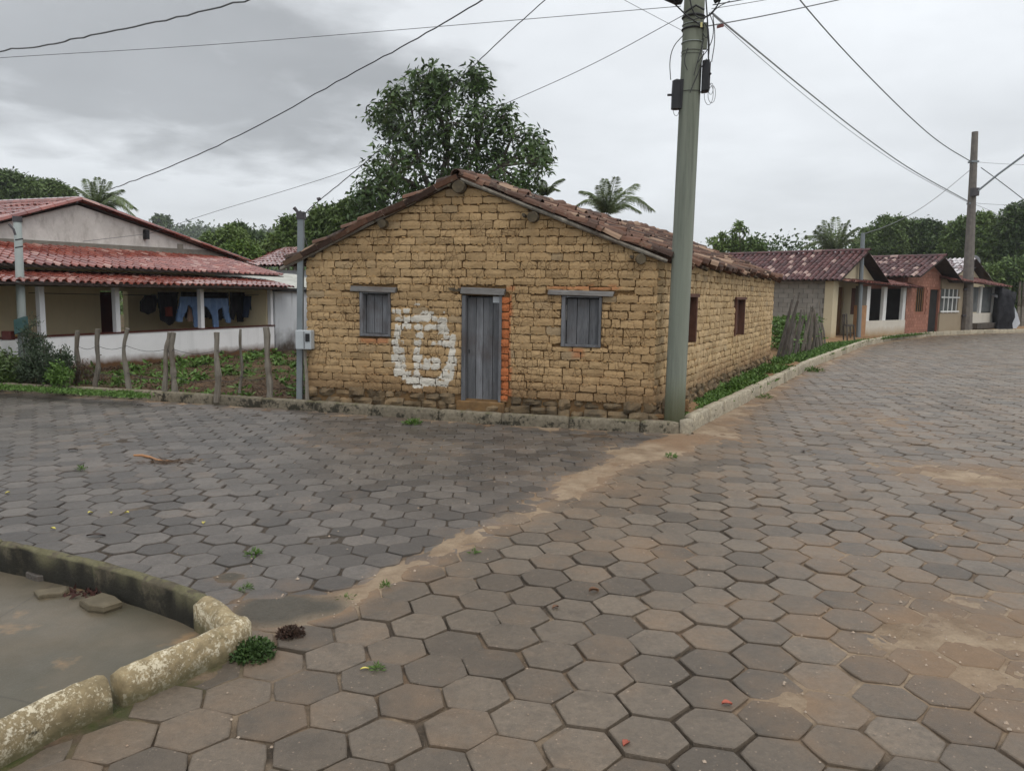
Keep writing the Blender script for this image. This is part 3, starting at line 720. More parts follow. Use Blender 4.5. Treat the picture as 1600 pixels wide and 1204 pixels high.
PAINT = []
def crop_rect(x0, y0, x1_, y1_):
    k = 1600/280.; a = fp(540+x0/k, 430+y0/k); b = fp(540+x1_/k, 430+y1_/k); return (a[0], b[0], b[1], a[1])
for r_ in [(418,305,490,345),(510,303,570,342),(615,240,665,270),(690,318,800,352),(865,315,890,345),(440,375,495,410),(505,375,590,420),(600,355,750,420),(765,368,910,415),
           (445,440,515,490),(530,440,580,480),(615,440,690,485),(715,440,850,488),(830,475,885,525),(870,430,915,480),(430,510,475,560),(615,515,690,560),(880,535,915,575),(930,530,980,580),
           (405,580,470,625),(490,585,520,600),(610,580,680,630),(765,585,860,625),(860,585,975,640),(430,645,520,695),(615,640,665,705),(940,660,975,730),
           (405,700,530,775),(605,705,680,780),(700,745,745,800),(755,735,845,785),(915,740,995,800),(440,785,535,838),(610,785,685,840),(695,790,760,845),(765,785,850,845),(920,790,975,865),
           (430,840,510,905),(500,860,580,932),(615,845,665,920),(860,865,965,945),(540,905,625,968),(590,922,750,990),(765,930,915,1000),(590,985,690,1008),(670,900,780,935)]:
    PAINT.append(crop_rect(*r_))
_c = fp(661, 545); RC = (_c[0], _c[1], abs(fp(705, 545)[0]-_c[0]), abs(fp(661, 598)[1]-_c[1]))
def paint_at(s, z):
    best = 9
    for a, b, c, d in PAINT:
        dx = max(a-s, s-b); dz = max(c-z, z-d)
        sd = math.hypot(max(dx, 0), max(dz, 0))+min(max(dx, dz), 0); best = min(best, sd)
    es, ez_ = (s-RC[0])/RC[2], (z-RC[1])/RC[3]; rho = math.hypot(es, ez_); an = math.degrees(math.atan2(ez_, es))
    if not (95 < an < 128 or 12 < an < 28): best = min(best, abs(rho-1)*RC[3]-.034)
    return max(0, min(1, .5-best/.09))
PB = (min(p[0] for p in PAINT)-.05, max(p[1] for p in PAINT)+.05, min(p[2] for p in PAINT)-.05, max(p[3] for p in PAINT)+.05)
REDS = [(rect(783, 462, 793, 622)), rect(566, 527, 606, 536), rect(720, 447, 800, 452), rect(856, 448, 962, 452), rect(895, 546, 912, 556)]
def red_at(s, z):
    v = 0
    for k_, (a, b, c, d) in enumerate(REDS):
        if a-.02 < s < b+.02 and c-.015 < z < d+.015: v = 1 if k_ == 0 else .55
    return v
def brick(P, a, b, lo, hi, ztop, o, nx, nz, rough, edge, depth, paint):
    """one adobe block: gridded front pulled back at its rims, skirt into the wall"""
    mb = MB(); vs = []; fs = []; pa = []; re_ = []
    sd = random.uniform(0, 99); tilt = random.gauss(0, .0035); tw = random.gauss(0, .003)
    def top(s, z): return min(z, ztop(s)-.012) if ztop else z
    ws = [random.gauss(0, .004) for _ in range(nx+1)]; hb = [random.gauss(0, .0045) for _ in range(nx+1)]; ht = [random.gauss(0, .0045) for _ in range(nx+1)]
    for j in range(nz+1):
        for i in range(nx+1):
            fi = i/nx; fj = j/nz
            s = a+(b-a)*fi; z = lo+(hi-lo)*fj
            cor = (i in (0, nx)) and (j in (0, nz)); rim = (i in (0, nx)) or (j in (0, nz))
            if i in (0, nx): s += random.gauss(0, .003)
            if j == 0: z += hb[i]
            if j == nz: z += ht[i]
            if cor: s += (b-a)*.012*(1 if i == 0 else -1); z += (hi-lo)*.045*(1 if j == 0 else -1)
            z = top(s, z)
            dd = o+tilt*(fj-.5)*2+tw*(fi-.5)*2+mnoise.noise((s*9, z*13, sd))*rough-(edge if rim else 0)-(edge*.5 if cor else 0)
            vs.append(P(s, z, dd)); pa.append(paint_at(s, z) if paint else 0.0); re_.append(red_at(s, z) if paint is not None else 0)
    W_ = nx+1
    for j in range(nz):
        for i in range(nx):
            k = j*W_+i; fs.append((k, k+1, k+W_+1, k+W_))
    ring = [i for i in range(W_)]+[j*W_+nx for j in range(1, nz+1)]+[nz*W_+i for i in range(nx-1, -1, -1)]+[j*W_ for j in range(nz-1, 0, -1)]
    base = len(vs); inn = P(0, 0, -depth)-P(0, 0, 0)
    for r_ in ring: vs.append(vs[r_]+inn); pa.append(0); re_.append(re_[r_])
    n = len(ring)
    for k in range(n): k2 = (k+1) % n; fs.append((ring[k], base+k, base+k2, ring[k2]))
    kw = {'paint': pa, 'red': re_} if paint is not None else {}
    mb.add(vs, fs, **kw); return mb
bricks = []; dabs = MB()
def lay_bricks(P, s_a, s_b, zlo, ch, ztop, ops, lmin, lmax, joint, vjoint, paint, matlist, nx=4, nz=2, rough=.014, edge=.009, o=0.0, dabrate=1.0, wob=.006, zmax=9):
    row = 0; z = zlo
    while z < zmax and z < max(ztop(s_a), ztop(s_b), ztop(min(max(sA, s_a), s_b)) if P is FW else 0):
        h = ch*random.uniform(.93, 1.07); jz = joint*random.uniform(.6, 1.25)
        s = s_a-(random.uniform(.3, .7)*lmin if row % 2 else 0)
        def clip_z(lo, hi, u, v):
            for op in ops:
                if v > op[0]+.01 and u < op[1]-.01 and hi > op[2] and lo < op[3]:
                    if op[2]-lo > .03: hi = min(hi, op[2]-.004)
                    elif hi-op[3] > .03: lo = max(lo, op[3]+.004)
            return lo, hi
        while s < s_b:
            L = random.uniform(lmin, lmax)
            if random.random() < .12: L *= .55
            a, b = max(s, s_a), min(s+L, s_b); s += L+vjoint*random.uniform(.5, 1.6)
            if b-a < .04: continue
            parts_ = [(a, b)]
            for op in ops:
                if z+h > op[2]+.01 and z < op[3]-.01 and not (op[2]-z > .04 or z+h-op[3] > .04):
                    new = []
                    for (u, v) in parts_:
                        if v <= op[0] or u >= op[1]: new.append((u, v)); continue
                        if u < op[0]-.03: new.append((u, op[0]-.006))
                        if v > op[1]+.03: new.append((op[1]+.006, v))
                    parts_ = new
            for (u, v) in parts_:
                lo = z+jz*.5+random.gauss(0, wob*.5); hi = z+h-jz*.5+random.gauss(0, wob*.5); lo, hi = clip_z(lo, hi, u, v)
                if min(ztop(u), ztop(v)) < lo+.02: 
                    if max(ztop(u), ztop(v)) < lo+.05: continue
                pt = paint and (v > PB[0] and u < PB[1] and hi > PB[2] and lo < PB[3])
                nx_ = 7 if pt else max(2, min(nx, int((v-u)/.05)))
                mb = brick(P, u, v, lo, hi, ztop, o+random.gauss(0, .0035), nx_, 3 if pt else nz, rough, edge, .05, pt if paint is not None else None)
                matlist.append(mb)
        # little squeezed-out mortar lumps along the joint
        k = s_a
        while k < s_b and dabrate:
            w = random.uniform(.015, .06); k2 = k+w
            if random.random() < .62*dabrate and not any(op[0]-.05 < (k+k2)/2 < op[1]+.05 and op[2]-.02 < z < op[3]+.02 for op in ops) and z < ztop((k+k2)/2)-.05:
                hh = random.uniform(.008, .017); zc = z+random.gauss(0, .004); dd = o-random.uniform(.002, .018)
                c = [P(k, zc-hh, dd-.006), P(k2, zc-hh, dd-.006), P(k2, zc+hh, dd-.006), P(k, zc+hh, dd-.006)]
                m4 = [P(k+w*.25, zc-hh*.5, dd+.008), P(k2-w*.25, zc-hh*.5, dd+.008), P(k2-w*.25, zc+hh*.5, dd+.008), P(k+w*.25, zc+hh*.5, dd+.008)]
                bk_ = [p+(P(0, 0, -.03)-P(0, 0, 0)) for p in c]
                dabs.add(c+m4+bk_, [(4, 5, 6, 7), (0, 1, 5, 4), (1, 2, 6, 5), (2, 3, 7, 6), (3, 0, 4, 7), (0, 8, 9, 1), (1, 9, 10, 2), (2, 10, 11, 3), (3, 11, 8, 0)], paint=paint_at((k+k2)/2, zc) if paint else 0.0)
            k = k2+random.uniform(.002, .02)
        z += h; row += 1
def grow(op, a=.0, b=.0, c=.0, d=.0): return (op[0]-a, op[1]+b, op[2]-c, op[3]+d)
lint = [rect(548, 447, 620, 457), rect(720, 449, 790, 461), rect(856, 453, 960, 463)]
redcol = rect(782.5, 462, 793, 628)
fops = list(OP.values())+lint+[redcol]
lay_bricks(FW, 0.0, HW, .33, .1055, zroof, fops, .19, .30, .011, .008, True, bricks, edge=.0055, rough=.009)
# thin red brick jamb beside the door
z = redcol[2]
while z < redcol[3]-.05:
    h = random.uniform(.07, .13); bricks.append(brick(FW, redcol[0]+.01, redcol[1], z, z+h-.008, zroof, random.gauss(.0, .006), 2, 2, .01, .008, .05, False)); z += h
sb = []
lay_bricks(SW, 0.02, HL, .33, .1055, lambda s: ztS(s), SOP, .17, .30, .010, .008, None, sb, nx=3, nz=2, rough=.010, edge=.006, dabrate=.25)
pieces(house, 'brick', M['brick'], bricks, 240)
pieces(house, 'brick', M['brick2'], sb, 60)
o = dabs.build('mortar_lump', M['dab'], house); o['kind'] = 'stuff'
# rough foundation stones
st = []
def stones(P, s_a, s_b, zlo, zhi, ops, big):
    for row, (lo, hi) in enumerate(((zlo, zlo+(zhi-zlo)*.5), (zlo+(zhi-zlo)*.5, zhi))):
        s = s_a+random.uniform(-.05, 0)
        while s < s_b:
            L = random.uniform(.12, .30)*big; a, b = max(s, s_a), min(s+L, s_b); s += L+random.uniform(.01, .03)
            if b-a < .06 or any(op[0]-.03 < (a+b)/2 < op[1]+.03 and op[2] < hi for op in ops): continue
            mb = brick(P, a, b, lo+random.uniform(-.02, .02), hi+random.uniform(-.03, .03), None, random.uniform(-.03, .045)+(.02 if row == 0 else 0), 4, 3, .05, .028, .1, None); st.append(mb)
stones(FW, 0, HW, .08, .34, [OP['door']], 1.0)
stones(SW, 0, HL, .10, .34, [], .7)
pieces(house, 'foundation_stone', M['basestone'], st, 60, smooth=False)
# door step
MB().box(FW(OP['door'][0]-.06, .09, .05), hu*(OP['door'][1]-OP['door'][0]+.12), hn*-.33, Vector((0, 0, OP['door'][2]-.11))).build('doorstep', M['mortar'], house, bevel=.015)

# ---- door, windows, beams
def planks(parent, P, a, b, lo, hi, n, o, thick, mat, name='plank', skew=0):
    xs = [a+(b-a)*k/n for k in range(n+1)]
    for i in range(1, n): xs[i] += random.uniform(-.1, .1)*(b-a)/n
    for i in range(n):
        dz = random.uniform(-.012, .006); g = .0035
        c = [P(xs[i]+g, lo+dz-skew*i, o), P(xs[i+1]-g, lo+dz-skew*(i+1), o), P(xs[i+1]-g, hi, o), P(xs[i]+g, hi, o)]
        MB().prism(c, P(0, 0, -thick)-P(0, 0, 0)).build(name, mat, parent, bevel=.003)
d = OP['door']
door = MB(); door.prism([FW(d[0]+.05, d[2]+.03, -.12), FW(d[1]-.02, d[2]+.03, -.12), FW(d[1]-.02, d[3]-.02, -.12), FW(d[0]+.05, d[3]-.02, -.12)], -hn*.02)
door = door.build('door', M['wood'], house); door['label'] = 'grey weathered plank door hanging slightly crooked'
planks(door, FW, d[0]+.055, d[1]-.035, d[2]+.005, d[3]-.03, 4, -.075, .03, M['wood'], skew=.01)
MB().prism([FW(s, z, -.072) for s, z in (lambda r_: [(r_[0], r_[2]), (r_[1], r_[2]), (r_[1], r_[3]), (r_[0], r_[3])])(rect(768, 463, 780, 473))], hn*.003).build('paper_notice', M['paper'], door)
MB().box(FW(d[0]+.075, d[2]+.62, -.076), hu*.018, hn*.006, Vector((0, 0, .05))).build('keyhole_plate', M['black'], door)
fr = MB()
fr.box(FW(d[0], d[2]-.02, .012), hu*.055, -hn*.2, Vector((0, 0, d[3]-d[2]+.02))); fr.box(FW(d[1]-.035, d[2]-.02, .012), hu*.035, -hn*.2, Vector((0, 0, d[3]-d[2]+.02)))
fr.build('door_frame', M['wood'], house, bevel=.004)
for nm, r_ in zip(('left', 'door', 'right'), lint):
    c0 = FW(r_[0], r_[2], .03); mbb = MB(); mbb.prism([FW(r_[0], r_[2]+.01, .035), FW(r_[1]-.02, r_[2]-.004, .035), FW(r_[1], r_[3]-.01, .035), FW(r_[0]+.015, r_[3]+.004, .035)], -hn*.2)
    mbb.build('lintel_beam', M['woodh'], house, bevel=.006)
MB().prism([FW(*fp(700, 449.5), .004), FW(*fp(722, 449.5), .004), FW(*fp(722, 456), .004), FW(*fp(704, 454), .004)], -hn*.1).build('lintel_stub', M['log'], house)
def shutter(op, o_in, gapdark):
    w = MB(); ft = .045
    w.box(FW(op[0], op[2], .01), hu*ft, -hn*.18, Vector((0, 0, op[3]-op[2]))); w.box(FW(op[1]-ft*.7, op[2], .01), hu*ft*.7, -hn*.18, Vector((0, 0, op[3]-op[2])))
    w.box(FW(op[0]+ft, op[2], .012), hu*(op[1]-op[0]-ft*1.7), -hn*.18, Vector((0, 0, .03))); w.box(FW(op[0]+ft, op[3]-.02, .0), hu*(op[1]-op[0]-ft*1.7), -hn*.16, Vector((0, 0, .02)))
    f = w.build('window', M['wood'], house, bevel=.003)
    a, b = op[0]+ft, op[1]-ft*.7
    MB().prism([FW(a, op[2]+.03, -.16), FW(b, op[2]+.03, -.16), FW(b, op[3]-.02, -.16), FW(a, op[3]-.02, -.16)], -hn*.01).build('dark_gap', M['dark'], f)
    planks(f, FW, a+.008, b-.006, op[2]+.035, op[3]-.035, 3, -o_in, .022, M['wood'], 'shutter_board')
shutter(OP['lw'], .10, 1); shutter(OP['rw'], .085, 1)
r_ = OP['rw']; MB().box(FW(r_[0]+.045, r_[2]+.34, -.07), hu*.012, hn*.01, Vector((0, 0, .2))).build('latch_bar', M['woodh'], house)
for op in SOP:
    w = MB(); hgt = op[3]-op[2]; wd = op[1]-op[0]; ft = .06
    w.box(SW(op[0], op[2], .02), hw*ft, -sn*.2, Vector((0, 0, hgt))); w.box(SW(op[1]-ft, op[2], .02), hw*ft, -sn*.2, Vector((0, 0, hgt)))
    w.box(SW(op[0]-.07, op[3], .03), hw*(wd+.14), -sn*.2, Vector((0, 0, .05)))
    f = w.build('window', M['maroon2'], house, bevel=.003)
    planks(f, SW, op[0]+ft+.005, op[1]-ft-.005, op[2]+.01, op[3]-.01, 4, -.09, .02, M['maroon2'], 'shutter_board')
# purlin log ends
for (x, y, rad, ln) in ((720, 293, .085, .14), (601, 350, .06, .12), (835, 340, .07, .16), (1002, 405, .065, .12), (489, 397, .05, .06)):
    s, z = fp(x, y); pts = [FW(s, z, -.25), FW(s, z, ln*.6), FW(s+.01, z-.005, ln)]
    MB().tube(pts, [rad, rad, rad*.93], 12, rough=.05).build('purlin_log', M['log'], house, smooth=False)
    MB().tube([FW(s-.05-rad, z+.02, -.05), FW(s-.05-rad, z+.03, ln*.7)], [rad*.4, rad*.35], 6, rough=.3).build('wedge_stub', M['log'], house)
# gable rafters
ap = fp(716, 280)
for (xa, ya, xb, yb) in ((716, 281, 442, 421), (722, 281, 1043, 409)):
    a = fp(xa, ya); b = fp(xb, yb); n_ = 9
    pts = [FW(a[0]+(b[0]-a[0])*k/n_, a[1]+(b[1]-a[1])*k/n_+random.uniform(-.006, .006), .05+random.uniform(-.006, .006)) for k in range(n_+1)]
    MB().tube(pts, .027, 7, rough=.1).build('gable_rafter', M['post'], house)
for k in range(1, 12):                                     # rafters of the right slope poking out at the eave
    t_ = .3+k*.9
    if t_ > HL: break
    a = SW(t_, zroof(HW)+.0, -.5); b = SW(t_, zroof(HW)-.07, .15); MB().tube([a+Vector((0, 0, .22)), b], [.035, .028], 6, rough=.15).build('rafter_end', M['log'], house)

# ---- clay tile roofs
def tile_mesh(P, dn, sd, nr, L, r0, r1, seg, thick, arc=math.pi*.94):
    """curved tile from P (upper end) along dn; sd side, nr normal"""
    mb = MB(); vs = []; fs = []
    for e_, (pos, r_) in enumerate(((P, r0), (P+dn*L, r1))):
        for lay_, rr in ((0, r_), (1, r_-thick)):
            for k in range(seg+1):
                t_ = -arc/2+arc*k/seg; vs.append(pos+sd*(math.sin(t_)*rr)+nr*((math.cos(t_)-.25)*rr))
    w = seg+1
    for k in range(seg):
        fs.append((k, k+1, 2*w+k+1, 2*w+k)); fs.append((w+k, 3*w+k, 3*w+k+1, w+k+1))
        fs.append((2*w+k, 2*w+k+1, 3*w+k+1, 3*w+k)); fs.append((k, w+k, w+k+1, k+1))
    fs.append((0, 2*w, 3*w, w)); fs.append((seg, w+seg, 3*w+seg, 2*w+seg))
    return mb.add(vs, fs)
def tiled(parent, S, ncol, nrow, mat, colw, cap=300, seg=4, jit=1.0, channels=True, name='roof_tile', thick=.012, lift=.03, score=None, overlap=1.18, rk=.40):
    """S(t,q): roof surface, t along the ridge 0..1, q down the slope 0..1"""
    covers = []; chans = []
    for i in range(ncol):
        for j in range(nrow):
            for kind in ((0, 1) if channels else (0,)):
                t_ = (i+.5+(0 if kind == 0 else .5))/ncol
                if t_ > 1: continue
                q0 = j/nrow; q1 = (j+1)/nrow
                a = S(t_, q0); b = S(t_, q1); dn = b-a; L = dn.length*overlap; dn.normalize()
                c = S(min(1, t_+.01), q0) - S(max(0, t_-.01), q0); sd = c.normalized(); nr = sd.cross(dn).normalized()
                if nr.z < 0: nr = -nr
                ra = random.gauss(0, .035)*jit; rb = random.gauss(0, .02)*jit
                dn = (dn+sd*ra+nr*rb).normalized(); sd = (sd-dn*sd.dot(dn)).normalized(); nr2 = sd.cross(dn)
                if nr2.z < 0: nr2 = -nr2
                r1 = colw*rk*random.uniform(1-.06*jit, 1+.05*jit); r0 = r1*.84
                if kind == 0:
                    p = a+nr*(lift*.4)+dn*random.gauss(0, .012)*jit+sd*random.gauss(0, .008)*jit
                    covers.append(tile_mesh(p, (dn+nr*.03).normalized(), sd, nr2, L, r0, r1, seg, thick))
                else:
                    p = a+nr*(lift*.4-.01)+dn*random.gauss(0, .012)*jit
                    chans.append(tile_mesh(p, dn, sd, -nr2, L, r1*1.02, r1*.9, max(3, seg-1), thick))
    pieces(parent, name, mat, covers, cap, score)
    if chans:
        b = MB()
        for mb in chans: b.add(mb.v, mb.f)
        o = b.build(name, mat, parent); o['kind'] = 'stuff'
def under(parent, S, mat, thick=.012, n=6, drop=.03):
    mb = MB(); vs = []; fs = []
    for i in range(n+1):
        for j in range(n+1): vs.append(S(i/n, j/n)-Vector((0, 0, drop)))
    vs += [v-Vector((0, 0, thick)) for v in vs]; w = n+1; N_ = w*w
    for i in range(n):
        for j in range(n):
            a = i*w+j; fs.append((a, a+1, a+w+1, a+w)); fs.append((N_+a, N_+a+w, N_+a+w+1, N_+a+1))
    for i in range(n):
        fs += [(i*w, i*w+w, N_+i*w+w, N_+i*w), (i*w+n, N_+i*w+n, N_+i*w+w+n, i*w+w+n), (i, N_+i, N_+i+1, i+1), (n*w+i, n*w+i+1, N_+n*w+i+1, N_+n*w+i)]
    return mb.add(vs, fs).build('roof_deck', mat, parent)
RL = HL+.20; OH = .07
apx = FW(sA, 0)
kR = (zA-zroof(HW))/(HW-sA); kL = (zA-zroof(0))/(sA)
def sagn(t_, q, sd): return mnoise.noise((t_*7, q*3, sd))*.035+mnoise.noise((t_*22, q*7, sd+5))*.02
zRidge = zA+.035
def SR(t_, q):
    w = -OH+t_*(RL+OH-.02); e_ = (HW-sA+.11)*q
    base = apx+hw*w-hn*0+hu*e_
    return base+Vector((0, 0, zRidge-e_*kR+sagn(t_, q, 3)-.05*math.sin(math.pi*t_)*(1-q)))
def SL(t_, q):
    w = -OH+t_*(RL+OH-.02); e_ = (sA+.24)*q
    return apx+hw*w-hu*e_+Vector((0, 0, zRidge-e_*kL+sagn(t_, q, 9)-.05*math.sin(math.pi*t_)*(1-q)))
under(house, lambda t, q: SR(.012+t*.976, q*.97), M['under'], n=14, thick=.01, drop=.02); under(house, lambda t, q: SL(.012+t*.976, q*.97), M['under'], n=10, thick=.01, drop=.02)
tiled(house, SR, 54, 9, M['tile_old'], .20, 300, seg=4, jit=3.2, lift=.07, overlap=1.12)
tiled(house, lambda t_, q: SL(1-t_, q), 56, 10, M['tile_old'], .19, 40, seg=4, jit=1.6, lift=.05, score=lambda c: 0 if (c-FW(0, c.z)).dot(hw) < .4 else 50)
rg = []
for k in range(30):
    a = SR(k/30, 0)+Vector((0, 0, .05)); b = SR((k+1)/30, 0)+Vector((0, 0, .05)); d_ = (b-a).normalized()
    d_ = (d_+hu*random.gauss(0, .06)+Vector((0, 0, random.gauss(0, .05)))).normalized()
    rg.append(tile_mesh(a-d_*.03, d_, Vector((d_.y, -d_.x, 0)).normalized(), Vector((0, 0, 1)), (b-a).length*1.2, .085, .105, 5, .014))
for mb in rg: mb.build('ridge_tile', M['tile_old'], house)
# extra verge course over the gable: a doubled edge of tiles
vg = []
for S_, n_ in ((SR, 13), (SL, 11)):
    for j in range(n_):
        a = S_(.006, j/n_)+Vector((0, 0, .02)); b = S_(.006, (j+1)/n_)+Vector((0, 0, .02)); a = a+hw*random.gauss(0, .02)+Vector((0, 0, random.gauss(0, .012))); dn = (b-a).normalized(); sd_ = hw.copy(); sd_ = (sd_-dn*sd_.dot(dn)).normalized(); nr = sd_.cross(dn); nr = nr if nr.z > 0 else -nr
        vg.append(tile_mesh(a+nr*.03, (dn+sd_*random.gauss(0, .10)+nr*random.gauss(.03, .05)).normalized(), sd_, nr, (b-a).length*1.2, .058, .07, 5, .014))
for mb in vg: mb.build('verge_tile', M['tile_old'], house)

# ================================================================== LEFT: VERANDA HOUSE
Z = Vector((0, 0, 1))
VP_ = G(430, 552, .1); VP_.z = 0
az_ = math.atan((1290-800)/F); vd = Vector((math.sin(az_), math.cos(az_), 0)); vn = Vector((-vd.y, vd.x, 0))
def V(s, t, z): return VP_+vd*s+vn*t+Z*z
def vp(x, y, t):               # pixel on the upright plane t metres behind the veranda front -> (s, z)
    a = VP_+vn*t; p = PL(x, y, a, a+vd); return ((p-a).dot(vd), p.z)
TW = 1.9
vh = thing('veranda_house', 'long white and cream house with a red tiled veranda roof on the left', 'house', V(-5, 1, .1))
SE = -.02; SS = -11.0
ap_s, ap_z = vp(120, 318, TW); _, gz_r = vp(325, 392, TW); gr_s, _ = vp(345, 398, TW); gl_s, gl_z = vp(0, 349, TW)
MB().prism([V(SS, 0, -.1), V(SE, 0, -.1), V(SE, 0, .80), V(SS, 0, .80)], vn*.13).build('veranda_wall', M['white'], vh)
MB().box(V(SS, -.02, .802), vd*(SE-SS+.05), vn*.17, Z*.025).build('wall_cap', M['maroon'], vh)
# house wall with door opening
_, dz0 = vp(175, 452, TW); da = vp(157, 480, TW)[0]; db = vp(200, 480, TW)[0]; dc = vp(178, 480, TW)[0]
wz = 2.35; hwm = MB()
for a, b, lo in ((SS, da, 0), (db, .0, 0), (da, db, 1.62)):
    hwm.prism([V(a, TW, lo-.0), V(b, TW, lo), V(b, TW, wz), V(a, TW, wz)], vn*.15)
hwm.build('front_wall', M['cream'], vh)
MB().prism([V(-.14, .131, .0), V(-.14, TW-.002, .0), V(-.14, TW-.002, 2.0), V(-.14, .131, 1.72)], vd*.13).build('end_wall', M['cream'], vh)
dr = MB().prism([V(da, TW+.05, .05), V(dc, TW+.05, .05), V(dc, TW+.05, 1.6), V(da, TW+.05, 1.6)], vn*.04).build('door', M['maroon'], vh); dr['label'] = 'dark red door leaf left of the dark opening'
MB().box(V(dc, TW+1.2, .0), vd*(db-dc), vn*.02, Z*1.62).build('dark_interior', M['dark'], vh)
MB().box(V(SS, TW+.16, -.05), vd*(9+SS*0-SS-9+11-.2), vn*7, Z*.1).build('floor', M['floor'], vh); MB().box(V(SS, .14, -.05), vd*(-SS-.16), vn*(TW-.15), Z*.19).build('veranda_bounce_floor', M['floor'], vh)  # pale veranda floor added to bounce light onto the cream wall
for x in (68, 185.5, 317.5):
    s = vp(x, 500, 0)[0]; MB().box(V(s-.05, .01, .828), vd*.10, vn*.10, Z*.90).build('veranda_post', M['post_white'], vh)
MB().box(V(SE-.10, .01, .828), vd*.09, vn*.10, Z*.90).build('veranda_post', M['post_white'], vh)
MB().box(V(SS, -.02, 1.70), vd*(SE-SS+.1), vn*.12, Z*.09).build('veranda_beam', M['log'], vh)
# grey rendered gable
gb = MB().prism([V(gl_s-4, TW-.01, 2.2), V(gr_s+.6, TW-.01, 2.2), V(gr_s+.35, TW-.01, gz_r-.12), V(ap_s, TW-.01, ap_z-.03), V(gl_s, TW-.01, gl_z+.0), V(gl_s-4, TW-.01, gl_z-1.2)], vn*.16).build('gable_wall', M['gable'], vh)
MB().prism([V(SS, TW-.028, 2.32), V(gr_s+.3, TW-.028, 2.32), V(gr_s, TW-.028, gz_r+.02), V(-5, TW-.028, 2.62), V(-7.4, TW-.028, 2.57), V(SS, TW-.028, 2.6)], vn*.015).build('dark_render_band', M['grimeband'], vh)
s_, z_ = vp(225, 367, TW); MB().box(V(s_-.04, TW-.12, z_-.10), vd*.09, vn*.12, Z*.22).build('black_bracket', M['black'], vh)
s_, z_ = vp(281, 387, TW); MB().box(V(s_-.09, TW-.02, z_-.08), vd*.18, vn*.02, Z*.17).build('vent_block', M['grimeband'], vh)
# main roof (ridge runs back from the gable)
kgR = (ap_z-gz_r+.0)/(vp(325, 392, TW)[0]-ap_s); kgL = (ap_z-gl_z)/(ap_s-gl_s)
def MR(t, q): return V(ap_s+(gr_s-ap_s+.9)*q, TW-.12+t*7, ap_z+.04-(gr_s-ap_s+.9)*q*kgR)
def ML_(t, q): return V(ap_s-(3.6)*q, TW-.12+t*7, ap_z+.04-3.6*q*kgL)
under(vh, MR, M['under'], n=3, drop=.02); under(vh, ML_, M['under'], n=3, drop=.02)
VB = []
# lean-to roofs: upper and lower tier
u0 = vp(440, 430, .55); uA = vp(345, 396, TW); l0 = vp(458, 448, -.38); lT = vp(418, 424, .75)
_, uz0 = vp(0, 412, .55); _, uzt = vp(0, 380, TW); _, lz0 = vp(0, 443, -.38)
def UP(t, q):
    s = SS+(uA[0]-SS)*t*(1-q)+(u0[0]-SS)*t*q
    return V(s, TW-.02+(.5-TW)*q, 2.40+(uA[1]-uA[1]*1.0)+(uzt-2.40)*(1-q)+( (uz0+u0[1])/2-2.40)*q+mnoise.noise((s*.7, q, 1))*.02)
def LW(t, q):
    s = SS+(lT[0]-SS)*t*(1-q)+(l0[0]-SS)*t*q
    return V(s, .95+(-.42-.95)*q, (u0[1]-.13)*(1-q)+(l0[1]+lz0)/2*q+mnoise.noise((s*.7, q, 7))*.02)
print('roof', u0, uA, l0, lT, uz0, uzt, lz0, gz_r, ap_z)
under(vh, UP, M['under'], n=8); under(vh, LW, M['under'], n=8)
tiled(vh, UP, 66, 9, M['tile_red'], .17, 170, seg=4, jit=.7, lift=.04, rk=.36, channels=False)
tiled(vh, LW, 68, 7, M['tile_red'], .17, 130, seg=4, jit=.7, lift=.04, rk=.36, channels=False)
tiled(vh, lambda t, q: ML_(1-t, q), 38, 10, M['tile_red'], .18, 60, seg=3, jit=.7, lift=.02, channels=False)
tiled(vh, MR, 38, 12, M['tile_red'], .18, 40, seg=3, jit=.7, lift=.02, channels=False)
for k in range(36):
    a = MR(k/36, 0)+Z*.04; mb = tile_mesh(a, vn, -vd, Z, .24, .08, .095, 4, .012); mb.build('ridge_tile', M['tile_red'], vh)
vt = MB()
for S_, n_ in ((MR, 14), (ML_, 12)):
    for j in range(n_):
        a = S_(0, j/n_)+Z*.05; b = S_(0, (j+1)/n_)+Z*.05; dn = (b-a).normalized(); nr = vn.cross(dn); nr = nr if nr.z > 0 else -nr
        tile_mesh(a, dn, vn, nr, (b-a).length*1.12, .07, .08, 4, .012).build('verge_tile', M['tile_red'], vh)

